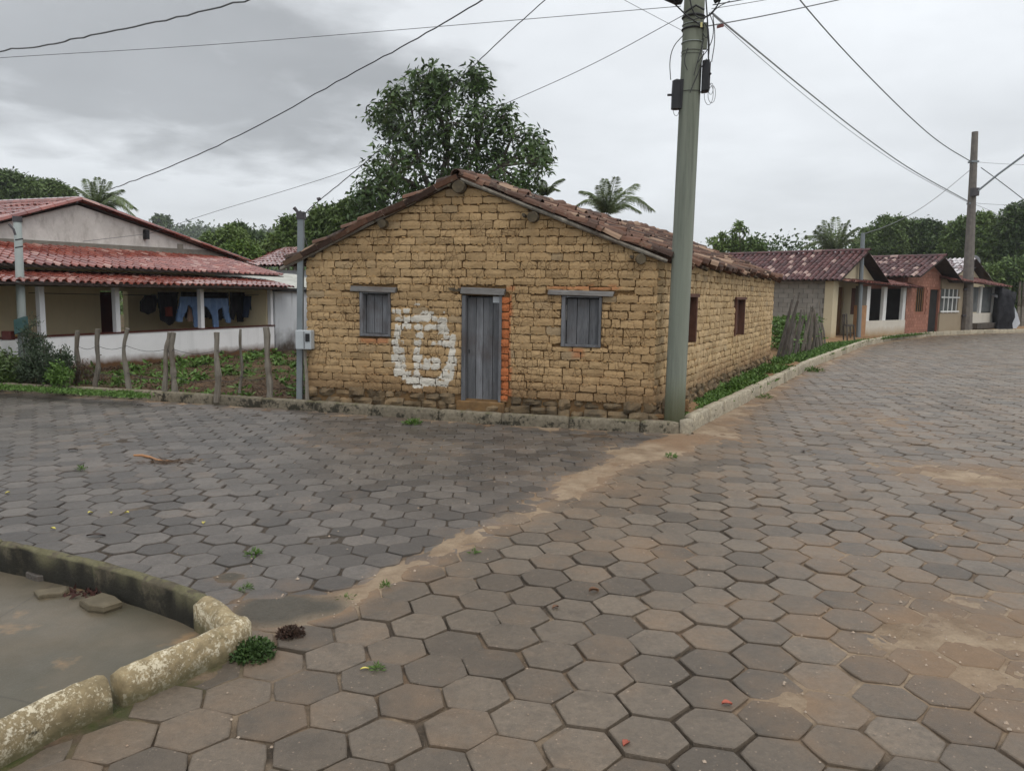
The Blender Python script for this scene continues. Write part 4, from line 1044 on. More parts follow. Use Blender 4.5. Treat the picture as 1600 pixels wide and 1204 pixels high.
# laundry on the veranda line
def cloth(name, outline, s0, z0, t, mat, label, cat, group=None, fold=.035, d=.03):
    """flat garment cut from an outline in (s,z) metres, pleated, with front and back"""
    xs = [p[0] for p in outline]; zs = [p[1] for p in outline]; n = 14; stp = max(max(xs)-min(xs), max(zs)-min(zs))/n
    stp *= .55; gx = np.arange(min(xs), max(xs)+stp, stp*.6); gz = np.arange(min(zs), max(zs)+stp, stp*.6); mb = MB(); idx = {}
    vs = []; fs = []
    def vid(i, j, side):
        k = (i, j, side)
        if k not in idx:
            x, z = gx[i], gz[j]; f = math.sin(x*38+z*3)*fold*.4+mnoise.noise((x*7, z*4, s0))*fold
            idx[k] = len(vs); vs.append(V(s0+x, t+f+side*d, z0+z))
        return idx[k]
    cells = set()
    for i in range(len(gx)-1):
        for j in range(len(gz)-1):
            if inpoly(np.array([(gx[i]+gx[i+1])/2]), np.array([(gz[j]+gz[j+1])/2]), outline)[0]: cells.add((i, j))
    for i, j in cells:
        fs.append((vid(i, j, 0), vid(i+1, j, 0), vid(i+1, j+1, 0), vid(i, j+1, 0))); fs.append((vid(i, j, 1), vid(i, j+1, 1), vid(i+1, j+1, 1), vid(i+1, j, 1)))
        for (di, dj, p, q) in ((-1, 0, (i, j), (i, j+1)), (1, 0, (i+1, j+1), (i+1, j)), (0, -1, (i+1, j), (i, j)), (0, 1, (i, j+1), (i+1, j+1))):
            if (i+di, j+dj) not in cells: fs.append((vid(*q, 0), vid(*p, 0), vid(*p, 1), vid(*q, 1)))
    mb.add(vs, fs); o = mb.build(name, mat, None, smooth=True); return tag(o, label, cat, group)
LZ = 1.56
def hang(name, px, t, mat, label, cat, group=None, fold=.03):
    a = [vp(x, y, t) for x, y in px]; s0 = a[0][0]; cloth(name, [(s-s0, z-LZ) for s, z in a], s0, LZ, t, mat, label, cat, group, fold)
hang('jeans', [(282, 463), (311, 464), (313, 490), (314, 510), (306, 511), (302, 486), (296, 476), (291, 485), (286, 503), (277, 502), (280, 480)], .4, M['jeans'], 'blue jeans hanging spread on the veranda line left of the third white post', 'jeans', 'jeans drying on the veranda', .05)
hang('jeans', [(313, 465), (356, 466), (358, 485), (361, 504), (354, 505), (349, 485), (345, 479), (341, 487), (341, 511), (335, 511), (331, 491), (326, 481), (320, 478), (314, 478)], .35, M['jeans'], 'pale blue jeans hanging on the line just right of the third white post', 'jeans', 'jeans drying on the veranda', .05)
hang('jeans', [(382, 462), (400, 463), (403, 493), (396, 495), (391, 477), (388, 496), (381, 496)], .6, M['jeansd'], 'dark blue jeans hanging at the right end of the veranda', 'jeans', 'jeans drying on the veranda')
hang('dark_shirt', [(228, 461), (243, 460), (246, 470), (244, 486), (232, 491), (220, 486), (221, 472)], .6, M['cloth_black'], 'small crumpled black garment hanging furthest left on the veranda', 'shirt')
hang('dark_shirt', [(248, 456), (279, 456), (277, 480), (276, 500), (266, 508), (252, 500), (248, 478)], .62, M['cloth_black'], 'large black garment hanging left of the blue jeans', 'shirt')
hang('red_shirt', [(258, 480), (270, 479), (271, 494), (259, 494)], .52, M['cloth_red'], 'small dark red cloth hanging before the large black garment', 'shirt')
hang('dark_trousers', [(361, 456), (382, 457), (383, 480), (380, 503), (373, 503), (370, 484), (366, 500), (360, 498)], .75, M['cloth_black'], 'black trousers hanging behind the pale blue jeans', 'trousers')
hang('dark_cloth', [(284, 456), (358, 456), (357, 492), (345, 500), (320, 496), (300, 500), (288, 494)], .95, M['cloth_black'], 'wide dark cloth hanging deep in the veranda behind the jeans', 'cloth')
hang('tan_towel', [(295, 478), (303, 478), (304, 502), (294, 502)], .45, M['cloth_tan'], 'small tan cloth hanging between the legs of the blue jeans', 'towel')
MB().tube([V(-6.2+k*.62, .36, LZ+.02-.03*math.sin(math.pi*k/10)) for k in range(11)], .006, 5).build('clothes_line', M['cable'], None)
tag(bpy.data.objects['clothes_line'], 'thin line strung along the veranda carrying the laundry', 'clothes line')

# white side building and things between the two houses
wb = thing('side_shed', 'mildewed white wall and lumpy pale roof squeezed between the two houses', 'shed', V(1.6, 0, .1))
MB().prism([V(.0, -.03, -.1), V(3.6, -.03, -.1), V(3.6, -.03, 1.64), V(.0, -.03, 1.72)], vn*.15).build('wall', M['white2'], wb)
MB().box(V(-.05, -.12, 1.665), vd*3.8, vn*.35, Z*.07).build('eave_board', M['black'], wb)
def WRf(t, q): 
    return V(-.2+4.2*t, .2+2.4*q, 1.76+.42*q+mnoise.noise((t*9, q*5, 3))*.15)
vs = []; fs = []; n_ = 16
for i in range(n_+1):
    for j in range(n_+1): vs.append(WRf(i/n_, j/n_))
for i in range(n_):
    for j in range(n_): a = i*(n_+1)+j; fs.append((a, a+n_+1, a+n_+2, a+1))
nb = len(vs); vs += [v-Z*.03 for v in vs]; fs += [tuple(nb+i for i in f[::-1]) for f in fs]
MB().add(vs, fs).build('pale_roof_cover', M['whitetarp_dirty'], wb)
# tiled house behind
bh = thing('tiled_house', 'small red tiled roof of a house seen between the veranda house and the adobe house', 'house', RD(440, 450, 27))
def pbh(x, y, d): return RD(x, y, d)
A_, B_, C_, D_ = pbh(448, 388, 28.5), pbh(540, 385, 28.5), pbh(545, 414, 25.5), pbh(398, 415, 25.5)
A0 = pbh(370, 408, 28.5)
def BH(t, q): return (A_.lerp(B_, t)).lerp(D_.lerp(C_, t), q)
tiled(bh, BH, 22, 10, M['tile_red'], .17, 0, seg=3, jit=.6, channels=False); under(bh, BH, M['under'], n=2)
E_ = pbh(380, 411, 31)
def BH2(t, q): return A_.lerp(pbh(430, 392, 34), t).lerp(D_.lerp(E_, t), q)
tiled(bh, BH2, 14, 10, M['tile_red'], .17, 0, seg=3, jit=.6, channels=False); under(bh, BH2, M['under'], n=2)
w0 = Vector((D_.x+.4, D_.y+.35, 0)); w1 = Vector((C_.x, C_.y+.35, 0))
MB().box(w0, w1-w0, Vector((0, 3.2, 0)), Z*(D_.z-.12)).build('wall', M['white2'], bh)

# ================================================================== RIGHT: ROW OF SMALL HOUSES
H0 = G(1297, 529, .15); H0.z = 0; H9 = G(1553, 513, .15); H9.z = 0
rd_ = (H9-H0).normalized(); rn = Vector((-rd_.y, rd_.x, 0))
def W2(s, t, z): return H0+rd_*s+rn*t+Z*z
def wp(x, y, t=0):
    a = H0+rn*t; p = PL(x, y, a, a+rd_); return ((p-a).dot(rd_), p.z)
print('street len', (H9-H0).length, [round(wp(x, 500)[0], 2) for x in (1300, 1312, 1345, 1352, 1384, 1415, 1462, 1507, 1553)])
def wall2(parent, name, s0_, s1_, zt0, zt1, t, thick, mat, ops=(), zb=-.1):
    mb = MB(); cuts = sorted(set([s0_, s1_]+[v for op in ops for v in op[:2]])); f = lambda s: zt0+(zt1-zt0)*(s-s0_)/(s1_-s0_)
    for a, b in zip(cuts[:-1], cuts[1:]):
        segs = [(zb, None)]; mid = (a+b)/2
        for op in ops:
            if op[0] <= mid <= op[1]: segs = [(lo, op[2]) if hi is None else (lo, hi) for lo, hi in segs]+[(op[3], None)]
        for lo, hi in segs:
            za, zb_ = (f(a), f(b)) if hi is None else (hi, hi)
            if za-lo < .01: continue
            mb.prism([W2(a, t, lo), W2(b, t, lo), W2(b, t, zb_), W2(a, t, za)], rn*thick)
    return mb.build(name, mat, parent)
def gable2(parent, s0_, s1_, sa, z0_, za, t, mat, thick=.15):
    return MB().prism([W2(s0_, t, z0_), W2(s1_, t, z0_), W2(sa, t, za)], rn*thick).build('gable_wall', mat, parent)
def gr(x0, y0, x1_, y1_, t=0):
    a = wp(x0, y0, t); b = wp(x1_, y1_, t); return (a[0], b[0], b[1], a[1])
# --- house one: grey block side wall, cream front, white porch
h1 = thing('block_house', 'house with grey block side wall and dark tiled roof beside the stick fence', 'house', W2(2, 2, .15))
zE = 2.42; aS, aZ = wp(1340, 397, 0); DP = 7.5
wS = 2*aS
bl = []
core1 = MB().prism([W2(.03, .02, -.1), W2(.03, DP, -.1), W2(.03, DP, zE), W2(.03, .02, zE)], rd_*.12).build('side_wall', M['mortargrey'], h1)
for row in range(14):
    z = .0+row*.19; s = (row % 2)*-.2
    while s < DP:
        a, b = max(s, .34), min(s+.39, DP); s += .41
        if b-a > .05 and z+.18 < zE+.05: bl.append(MB().box(W2(.0, a, z), rn*(b-a), rd_*.05, Z*min(.18, zE-z)))
pieces(h1, 'block', M['block'], bl, 150)
TB = 1.0
wall2(h1, 'corner_pillar', -.02, .42, 2.4, 2.45, -.02, .34, M['cream2']); wall2(h1, 'recess_side_wall', .16, .42, 2.4, 2.45, .33, TB-.3, M['cream2'])
dop = gr(1303, 448, 1313.5, 530, TB); wop = gr(1331, 450, 1343, 491, TB)
wall2(h1, 'front_wall', .42, wS, 2.55, 2.55, TB, .15, M['cream2'], [dop, wop])
MB().box(W2(dop[0], TB+.06, 0), rd_*(dop[1]-dop[0]), rn*.05, Z*dop[3]).build('door', M['ochre'], h1)
MB().box(W2(wop[0], TB+.06, wop[2]), rd_*(wop[1]-wop[0]), rn*.05, Z*(wop[3]-wop[2])).build('window', M['maroon2'], h1)
gable2(h1, .0, wS, aS, zE, aZ, .02, M['cream2'], .18)
s_, z_ = wp(1322, 417, 0); MB().box(W2(s_-.15, -.01, z_-.06), rd_*.3, rn*.03, Z*.14).build('vent', M['maroon2'], h1)
def H1L(t, q): return W2(aS-(aS+.35)*q, -.45+t*(DP+.7), aZ+.1-(aZ+.1-2.42)*q)
def H1R(t, q): return W2(aS+(aS+.35)*q, -.45+t*(DP+.7), aZ+.1-(aZ+.1-2.42)*q)
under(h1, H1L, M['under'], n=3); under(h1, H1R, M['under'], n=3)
tiled(h1, lambda t, q: H1L(1-t, q), 36, 10, M['tile_dark'], .22, 60, seg=3, jit=.8, channels=False); tiled(h1, H1R, 36, 10, M['tile_dark'], .22, 0, seg=3, jit=.8, channels=False)
for k in range(25): tile_mesh(H1L(1-k/25, 0)+Z*.05, -rn, rd_, Z, .38, .09, .105, 4, .014).build('ridge_tile', M['tile_dark'], h1)
# porch
pS0 = wp(1352, 500)[0]; pS1 = wp(1415, 500)[0]; pst = [wp(x, 500)[0] for x in (1355, 1381, 1411)]
wall2(h1, 'porch_wall', pS0, pS1, .80, .80, 0, .13, M['white3'])
for s in pst: MB().box(W2(s-.17, 0.002, .80), rd_*.34, rn*.125, Z*1.45).build('porch_post', M['white_p'], h1)
MB().box(W2(wp(1344, 500)[0], -.01, -.1), rd_*.55, rn*.3, Z*1.55).build('brick_pillar', M['orangebrick'], h1)
MB().box(W2(wp(1344, 500)[0]+.02, .0, 1.45), rd_*.5, rn*.28, Z*.8).build('grey_pillar_top', M['mortargrey'], h1)
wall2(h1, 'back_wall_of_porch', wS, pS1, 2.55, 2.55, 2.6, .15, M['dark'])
wall2(h1, 'porch_end_wall', pS1-.14, pS1, 2.2, 2.2, .14, 2.4, M['dark'])  # end and back walls coloured near black to stand for shade inside the porch
def PR(t, q): return W2(.1+t*(pS1+.35), 1.3-(1.75)*q, 2.68-.30*q-.12*t*q)
under(h1, PR, M['under'], n=4); tiled(h1, lambda t, q: PR(t, q), 42, 4, M['tile_red2'], .22, 0, seg=3, channels=False)
# --- house two: red brick
h2 = thing('red_brick_house', 'narrow red brick house with dark tiled roof next to the white porch', 'house', W2(11, 2, .15))
b0 = wp(1414, 500)[0]; b1 = wp(1462, 500)[0]; a2 = wp(1452, 402)[0]; a2z = wp(1456, 406, 0)[1]; e2 = 2.75
d2 = gr(1455, 452, 1463, 515); w2 = gr(1433.5, 449, 1443, 487)
wall2(h2, 'front_wall', b0+.02, b1+.5, e2, e2, .03, .15, M['redbrick'], [w2, (d2[0], b1+.3, -.1, d2[3])])
gable2(h2, b0+.02, b1+1.0, a2, e2, a2z, .03, M['redbrick'])
rb = []
for row in range(21):
    z = .02+row*.145; s = b0+(row % 2)*-.12
    while s < b1:
        a, b = max(s, b0+.02), min(s+.30, b1-.02); s += .32; mid = (a+b)/2
        if b-a < .05 or (z+.14 > w2[2] and z < w2[3] and b > w2[0]-.03 and a < w2[1]+.03) or (b > d2[0]-.02 and z < d2[3]): continue
        lim = e2+(a2z-e2)*(1-abs(mid-a2)/(a2-b0 if mid < a2 else b1+1.0-a2)) 
        if z+.14 > lim: continue
        rb.append(MB().box(W2(a, .0, z), rd_*(b-a), rn*.06, Z*.132))
pieces(h2, 'brick', M['redbrick_p'], rb, 160)
MB().box(W2(d2[0], .12, 0), rd_*(b1+.3-d2[0]), rn*.05, Z*d2[3]).build('door', M['dark'], h2)
wf = MB().box(W2(w2[0], .10, w2[2]), rd_*(w2[1]-w2[0]), rn*.03, Z*(w2[3]-w2[2])).build('window', M['dark'], h2)
for k in range(4): MB().box(W2(w2[0]+(w2[1]-w2[0])*(k+.5)/4-.02, .05, w2[2]), rd_*.04, rn*.03, Z*(w2[3]-w2[2])).build('window_slat', M['ochre'], wf)
DQ = 9.0
def H2L(t, q): return W2(a2-(a2-b0+.45)*q, -.7+t*(DQ), a2z+.12-(a2z-e2+.12)*q)
def H2R(t, q): return W2(a2+(b1+1.0-a2+.35)*q, -.7+t*(DQ), a2z+.12-(a2z-e2+.25)*q)
under(h2, H2L, M['under'], n=3); under(h2, H2R, M['under'], n=3)
tiled(h2, lambda t, q: H2L(1-t, q), 36, 9, M['tile_dark'], .24, 40, seg=3, jit=.8, channels=False); tiled(h2, H2R, 36, 8, M['tile_dark'], .24, 0, seg=3, channels=False)
for k in range(25): tile_mesh(H2L(1-k/25, 0)+Z*.05, -rn, rd_, Z, .42, .10, .115, 4, .014).build('ridge_tile', M['tile_dark'], h2)
wall2(h2, 'side_wall', b0+.02, b0+.16, e2, e2, .2, DQ-1.5, M['redbrick'])
# --- house three: beige with barred window and white porch
h3 = thing('beige_house', 'beige house with white barred window, shiny wet tiles and a white end porch', 'house', W2(16, 2, .15))
c0 = wp(1464, 500)[0]+.25; c1 = wp(1509, 500)[0]; c2 = wp(1553, 500)[0]; a3, a3z = wp(1511, 407, 1.5)
g3 = gr(1470, 451, 1494.5, 488)
wall2(h3, 'front_wall', c0, c1, 2.75, 2.75, -.05, .15, M['beige'], [g3])
MB().box(W2(g3[0], .06, g3[2]), rd_*(g3[1]-g3[0]), rn*.03, Z*(g3[3]-g3[2])).build('window_pane', M['glass'], h3)
for k in range(4):
    s = g3[0]+(g3[1]-g3[0])*(k+.6)/4.2; MB().box(W2(s, -.08, g3[2]-.02), rd_*.06, rn*.03, Z*(g3[3]-g3[2]+.02)).build('window_bar', M['white_p'], h3)
for z in (g3[2]+.02, g3[3]-.45): MB().box(W2(g3[0]-.05, -.10, z), rd_*(g3[1]-g3[0]+.1), rn*.02, Z*.07).build('window_bar', M['white_p'], h3)
wall2(h3, 'porch_wall', c1+.02, c2, 1.05, 1.05, 0, .13, M['white3'])
for x in (1513, 1530, 1551): MB().box(W2(wp(x, 500)[0]-.12, .0, 1.052), rd_*.3, rn*.13, Z*1.45).build('porch_post', M['white_p'], h3)
for (xa, xb) in ((1515, 1528), (1532, 1549)): MB().box(W2(wp(xa, 500)[0], .09, 1.1), rd_*(wp(xb, 500)[0]-wp(xa, 500)[0]), rn*.02, Z*1.35).build('porch_screen', M['glass'], h3)
gz0 = wp(1478, 437, 1.5)[1]; gs0 = wp(1478, 437, 1.5)[0]
MB().prism([W2(gs0-.6, 1.5, gz0-.3), W2(2*a3-gs0+.6, 1.5, gz0-.3), W2(a3, 1.5, a3z)], rn*.15).build('gable_wall', M['cream2'], h3)
wall2(h3, 'upper_wall', gs0-.3, 2*a3-gs0, gz0, gz0, 1.52, .12, M['cream2'])
def H3L(t, q): return W2(a3-(a3-gs0+.5)*q, 1.0+t*7, a3z+.1-(a3z-gz0+.1)*q)
def H3R(t, q): return W2(a3+(a3-gs0+.5)*q, 1.0+t*7, a3z+.1-(a3z-gz0+.1)*q)
under(h3, H3L, M['under'], n=3); under(h3, H3R, M['under'], n=3)
tiled(h3, lambda t, q: H3L(1-t, q), 28, 8, M['tile_shiny'], .25, 0, seg=3, channels=False); tiled(h3, H3R, 28, 8, M['tile_shiny'], .25, 0, seg=3, channels=False)
def P3(t, q): return W2(c0-.3+t*(c2-c0+.9), 1.6-2.15*q, 3.25-.55*q-.18*t)
under(h3, P3, M['under'], n=3); tiled(h3, P3, 44, 5, M['tile_red2'], .24, 0, seg=3, channels=False)
# satellite dish on house three
ds_ = thing('satellite_dish', 'round grey satellite dish on the roof behind the far utility pole', 'satellite dish', RD(1520, 405, 46))
cD = RD(1520, 409, 46); vs = [cD]; fs = []; nx = (CAMP-cD).normalized(); ax1 = nx.cross(Z).normalized(); ax2 = ax1.cross(nx)
for r_i, rr in enumerate((.25, .42)):
    for k in range(16): a = 2*math.pi*k/16; vs.append(cD+(ax1*math.cos(a)+ax2*math.sin(a))*rr*.95+nx*(.05+.12*r_i))
fs = [(0, 1+k, 1+(k+1) % 16) for k in range(16)]+[(1+k, 17+k, 17+(k+1) % 16, 1+(k+1) % 16) for k in range(16)]
n_ = len(vs); vs += [v-nx*.03 for v in vs]; fs += [tuple(n_+i for i in f[::-1]) for f in fs]+[(17+k, n_+17+k, n_+17+(k+1) % 16, 17+(k+1) % 16) for k in range(16)]
MB().add(vs, fs).build('dish', M['galvlight'], ds_, smooth=True); MB().tube([cD-nx*.05, cD-nx*.3-Z*.4, cD-nx*.3-Z*1.6], .04, 6).build('mount', M['galv'], ds_)
# black tarp shack at the end of the row
sh = thing('tarp_shack', 'black tarpaulin shack with hanging white sheet past the last house', 'shack', G(1570, 515, .15))
a_, b_ = G(1556, 514, .15), G(1583, 515, .15); dd = (b_-a_); dd.z = 0; vs = []; fs = []
for i in range(9):
    for j in range(7):
        f = i/8; g = j/6; p = a_+dd*f+Z*(2.4-.35*f)*g+Vector((0, 1, 0))*(mnoise.noise((f*6, g*4, 2))*.35); vs.append(p)
for i in range(8):
    for j in range(6): a = i*7+j; fs.append((a, a+7, a+8, a+1))
n_ = len(vs); vs += [v+Vector((.5, 2.2, 0)) for v in vs]; fs += [tuple(n_+i for i in f[::-1]) for f in fs]
for i in range(8): fs.append((i*7+6, (i+1)*7+6, n_+(i+1)*7+6, n_+i*7+6))
for j in range(6): fs.append((j, j+1, n_+j+1, n_+j)); fs.append((56+j, n_+56+j, n_+57+j, 57+j))
MB().add(vs, fs).build('tarp_wall', M['bluetarp'], sh, smooth=True)
q = [RD(x, y, 43.4) for x, y in ((1575, 468), (1583, 474), (1590, 490), (1594, 505), (1588, 513), (1582, 513), (1580, 500), (1582, 485), (1577, 478))]
MB().prism(q, Vector((0, .12, 0))).build('white_sheet', M['whitetarp'], sh)
q = [RD(x, y, 43.6) for x, y in ((1555, 462), (1572, 458), (1580, 464), (1584, 470), (1560, 466))]
MB().prism(q, Vector((0, .6, .1))).build('roof_scrap', M['whitetarp'], sh)

# ================================================================== POLES
mp_ = thing('utility_pole', 'thick greenish concrete utility pole at the street corner with black splice boxes', 'utility pole', G(1052, 656, .14))
pb = G(1053, 661, .1); ptop = RD(1093, -160, pb.y+.05)
hdir = (ptop-pb); pr_ = .127
MB().tube([pb+hdir*(k/12)-Z*.1*(k == 0) for k in range(13)], [pr_-(.006*k/12) for k in range(13)], 24).build('shaft', M['pole'], mp_, smooth=True)
def pole_at(y):                # centre of the shaft at photograph height y
    t_ = (661-y)/(661+160.); lo, hi = 0, 1
    for _ in range(30):
        mi = (lo+hi)/2; p = pb+hdir*mi-CAMP; yy = 602-F*p.dot(upv)/p.dot(fw)
        if yy > y: lo = mi
        else: hi = mi
    return pb+hdir*lo, pr_-.006*lo
toc = Vector((-pb.x, -pb.y, 0)).normalized(); sdv = Vector((-toc.y, toc.x, 0))    # towards camera; sdv = right? 
if sdv.dot(rt) < 0: sdv = -sdv
for y, mt, w in ((40, 'palegalv', .012), (68, 'palegalv', .012), (82, 'cable', .006), (87, 'cable', .005), (145, 'cable', .006), (47, 'cable', .025), (28, 'cable', .03)):
    c, r_ = pole_at(y); MB().tube([c+(toc*math.cos(a)+sdv*math.sin(a))*(r_+.006)+Z*.0 for a in np.linspace(0, 2*math.pi, 25)], w*.5, 5, cap=False).build('strap', M[mt], mp_)
c, r_ = pole_at(145)
bx = c-sdv*(r_+.035)+toc*.05
MB().tube([bx-Z*.20, bx+Z*.0, bx+Z*.13, bx+Z*.15], [.062, .062, .058, .02], 12).build('splice_box', M['black'], mp_, smooth=False)
MB().box(bx+sdv*.03-toc*.05-Z*.2, sdv*.05, toc*.09, Z*.34).build('splice_bracket', M['black'], mp_)
MB().tube([bx-sdv*.06-Z*.03, bx-sdv*.11-Z*.03], .014, 8).build('valve', M['black'], mp_)
c, r_ = pole_at(119); bx2 = c+sdv*(r_+.005)+toc*.02
sb2 = MB().box(bx2-toc*.04-Z*.21, sdv*.085+toc*.03, toc*.13, Z*.36).build('splice_box', M['black'], mp_, bevel=.012)
MB().box(bx2+sdv*.087-toc*.03-Z*.18, sdv*.012, toc*.12, Z*.31).build('box_lid', M['boxface'], sb2, bevel=.004)
MB().tube([bx2+sdv*.08+toc*.06-Z*.02, bx2+sdv*.10+toc*.12-Z*.02], .012, 8).build('latch', M['black'], sb2)
c, r_ = pole_at(63); MB().box(c+sdv*(r_+.0)-Z*.12, sdv*.05, toc*.05, Z*.30).build('cable_bracket', M['pole'], mp_)
for k, (y, dx, dz, L_) in enumerate(((160, -.17, -.05, .10), (163, -.155, -.1, .16), (135, .24, -.06, .13), (140, .255, -.1, .2), (138, .22, -.12, .24))):
    c, r_ = pole_at(y); p = c+sdv*dx+toc*.05; ring = [p+sdv*(math.sin(a)*L_*.22)+Z*(math.cos(a)*L_*.5-L_*.4)+toc*.02*math.sin(a*2) for a in np.linspace(0, 2*math.pi, 14)]
    MB().tube(ring, .003, 4, cap=False).build('loose_wire', M['cable'], mp_)
def P3p(x, y, d=0.0, near=.16):   # a point in front of the pole shaft at photograph x,y
    q, r_ = pole_at(y); t_ = RD(x, y, q.y-near+d); return t_
for pts in ([(1048, 125), (1046, 95), (1052, 72), (1068, 55)], [(1090, 98), (1112, 70), (1116, 40), (1108, 20)], [(1112, 97), (1118, 60), (1114, 25)], [(1106, 97), (1109, 75), (1107, 45)], [(1078, 145), (1090, 115), (1104, 92)], [(1082, 135), (1094, 108), (1100, 80)],
            [(1078, 0), (1082, 18), (1092, 30), (1106, 26), (1118, 14), (1128, -4)], [(1045, -2), (1062, 14), (1074, 26), (1090, 36), (1098, 44)], [(1095, 30), (1110, 25), (1120, 12), (1140, 2)], [(1100, 60), (1093, 85), (1084, 118)], [(1068, 25), (1080, 32), (1094, 28)], [(1100, 35), (1108, 48), (1104, 62), (1098, 52)], [(1075, 75), (1068, 95), (1074, 110)], [(1103, 0), (1106, 40), (1107, 96)]):
    P = smoothp([P3p(x, y) for x, y in pts], 2); MB().tube(P, .0055 if pts[0][1] > 5 else .009, 5).build('drop_wire', M['cable'], mp_)
c = P3p(1096, 39, -.02); MB().cbox(c, sdv*.012, toc*.004, Z*.028).build('yellow_tag', M['ytag'], mp_)
c = P3p(1125.5, 41, .12); MB().cbox(c, sdv*.04+Z*.008, toc*.01, Z*.016).build('red_tag', M['redtag'], mp_)
lc = P3p(1060, -2, -.1); MB().tube([lc-sdv*.14+Z*.06, lc, lc+sdv*.05-Z*.02], [.07, .075, .05], 10).build('blue_black_insulator', M['black'], mp_, smooth=True)
lc = P3p(1120, 1, -.0); MB().tube([lc-sdv*.03-Z*.01, lc+sdv*.03+Z*.02], .03, 8).build('blue_black_insulator', M['black'], mp_, smooth=True)
c, r_ = pole_at(20); MB().tube([c+toc*(r_+.02)-sdv*.12-Z*.05, c+toc*(r_+.03)+sdv*.02+Z*.03, c+toc*(r_+.01)+sdv*.12-Z*.02], [.012, .012, .012], 6).build('cable_loop', M['cable'], mp_)

lp = thing('meter_pole', 'slim galvanised steel pole with white meter box at the adobe house left corner', 'pole', G(468.5, 627, .13))
b_ = G(468.5, 628, .1); t_ = RD(470.5, 330, b_.y)
MB().box(b_-Vector((.045, .04, .05)), Vector((.085, 0, 0)), Vector((0, .08, 0)), t_-b_).build('shaft', M['galv'], lp, bevel=.01)
mbx = RD(476.5, 530.5, b_.y-.10)
bxo = MB().cbox(mbx, Vector((.115, -.012, 0)), Vector((.01, .06, 0)), Z*.135).build('meter_box', M['lightgrey'], lp, bevel=.012)
MB().cbox(mbx+Vector((.055, -.072, .035)), Vector((.03, -.003, 0)), Vector((0, .006, 0)), Z*.055).build('meter_window', M['black'], bxo)
MB().cbox(mbx+Vector((.005, -.069, 0)), Vector((.003, 0, 0)), Vector((0, .004, 0)), Z*.12).build('box_seam', M['boxface'], bxo)
MB().tube([t_+Z*.0, RD(466, 332, b_.y), RD(459.5, 324.5, b_.y)], [.015, .02, .025], 8).build('insulator', M['boxface'], lp)
MB().cbox(t_-Z*.06, Vector((.055, 0, 0)), Vector((0, .055, 0)), Z*.05).build('top_band', M['boxface'], lp)
MB().tube(smoothp([RD(x, y, b_.y-.04) for x, y in ((474, 345), (476, 372), (483, 392), (500, 405))], 2), .004, 4).build('drop_wire', M['cable2'], lp)
ob = thing('old_post', 'split wooden post leaning between meter pole and adobe wall', 'post', G(480, 628, .12))
MB().tube([G(480.5, 629, .1), RD(479, 590, 10.9), RD(476, 545, 10.95)], [.03, .025, .02], 7, rough=.15).build('stake', M['post'], ob)
lq = thing('light_pole', 'pale weathered pole at the far left in front of the veranda roof', 'pole', G(38, 592, .12))
b_ = G(38, 594, .1); t_ = RD(27, 340, b_.y+.2); b_.z -= .1
MB().tube([b_, b_.lerp(t_, .5), t_], [.075, .068, .06], 12).build('shaft', M['palegalv'], lq, smooth=True)
MB().tube([t_-Z*.07, t_+Z*.02], [.075, .072], 12).build('collar', M['boxface'], lq); MB().tube([RD(14, 350, b_.y), RD(21, 358, b_.y), RD(24, 367, b_.y)], .018, 6).build('insulator', M['boxface'], lq)
for y in (375, 387): MB().tube([RD(24, y, b_.y), RD(36, y-2, b_.y)], .012, 5).build('bolt', M['black'], lq)
MB().cbox(RD(33, 508, b_.y-.12), Vector((.09, 0, .03)), Vector((0, .05, 0)), Z*.12).build('green_rag', M['rag'], lq)
yp = thing('yellow_post', 'short yellow painted post beside the pale pole', 'post', G(20, 590, .1)); p = G(21, 590, .1)
MB().box(p, Vector((.12, 0, 0)), Vector((0, .1, 0)), Z*.75).build('post_body', M['yellow'], yp)
rb_ = RD(13, 524, 12.9); tag(MB().cbox(rb_, Vector((.08, 0, 0)), Vector((0, .06, 0)), Z*.075).build('dark_red_box', M['maroon'], None, bevel=.01), 'small dark red box on the wall cap at the left edge', 'box')
fp_ = thing('far_utility_pole', 'tall dark utility pole with street lamp arm in front of the beige house', 'utility pole', G(1509, 517, .15))
b_ = G(1509, 518, .1); t_ = RD(1523.5, 206, b_.y); MB().tube([b_, b_.lerp(t_, .5), t_], [.30, .22, .15], 10).build('shaft', M['polewood'], fp_)
MB().tube([RD(1520, 300, b_.y-.2), RD(1527, 299, b_.y-.4), RD(1560, 272, b_.y-.8), RD(1602, 241, b_.y-1.4), RD(1640, 222, b_.y-2)], .05, 8).build('lamp_arm', M['galv'], fp_)
MB().cbox(RD(1523, 300, b_.y-.3), Vector((.15, 0, 0)), Vector((0, .15, 0)), Z*.2).build('arm_clamp', M['boxface'], fp_)
for k, (y, w) in enumerate(((253, .3), (257, .2), (318, .25), (452, .36), (493, .4))):
    MB().cbox(RD(1521-(y-253)*.055, y, b_.y), Vector((w*.62, 0, 0)), Vector((0, w*.6, 0)), Z*.045).build('strap', M['boxface'] if k > 2 else M['galv'], fp_)
sp2 = thing('street_service_pole', 'slim grey pole in front of the block house porch', 'pole', G(1341, 528, .15))
b_ = G(1341, 529, .1); t_ = RD(1348.5, 364, b_.y); MB().tube([b_, t_], [.10, .085], 8).build('shaft', M['galv'], sp2)
for k in range(3): MB().tube(smoothp([RD(1345+k, 392+k*4, b_.y-.1), RD(1336, 398+k*5, b_.y-.1), RD(1322-k*2, 410+k*3, b_.y+.4)], 2), .02, 4).build('service_wire', M['cable2'], sp2)

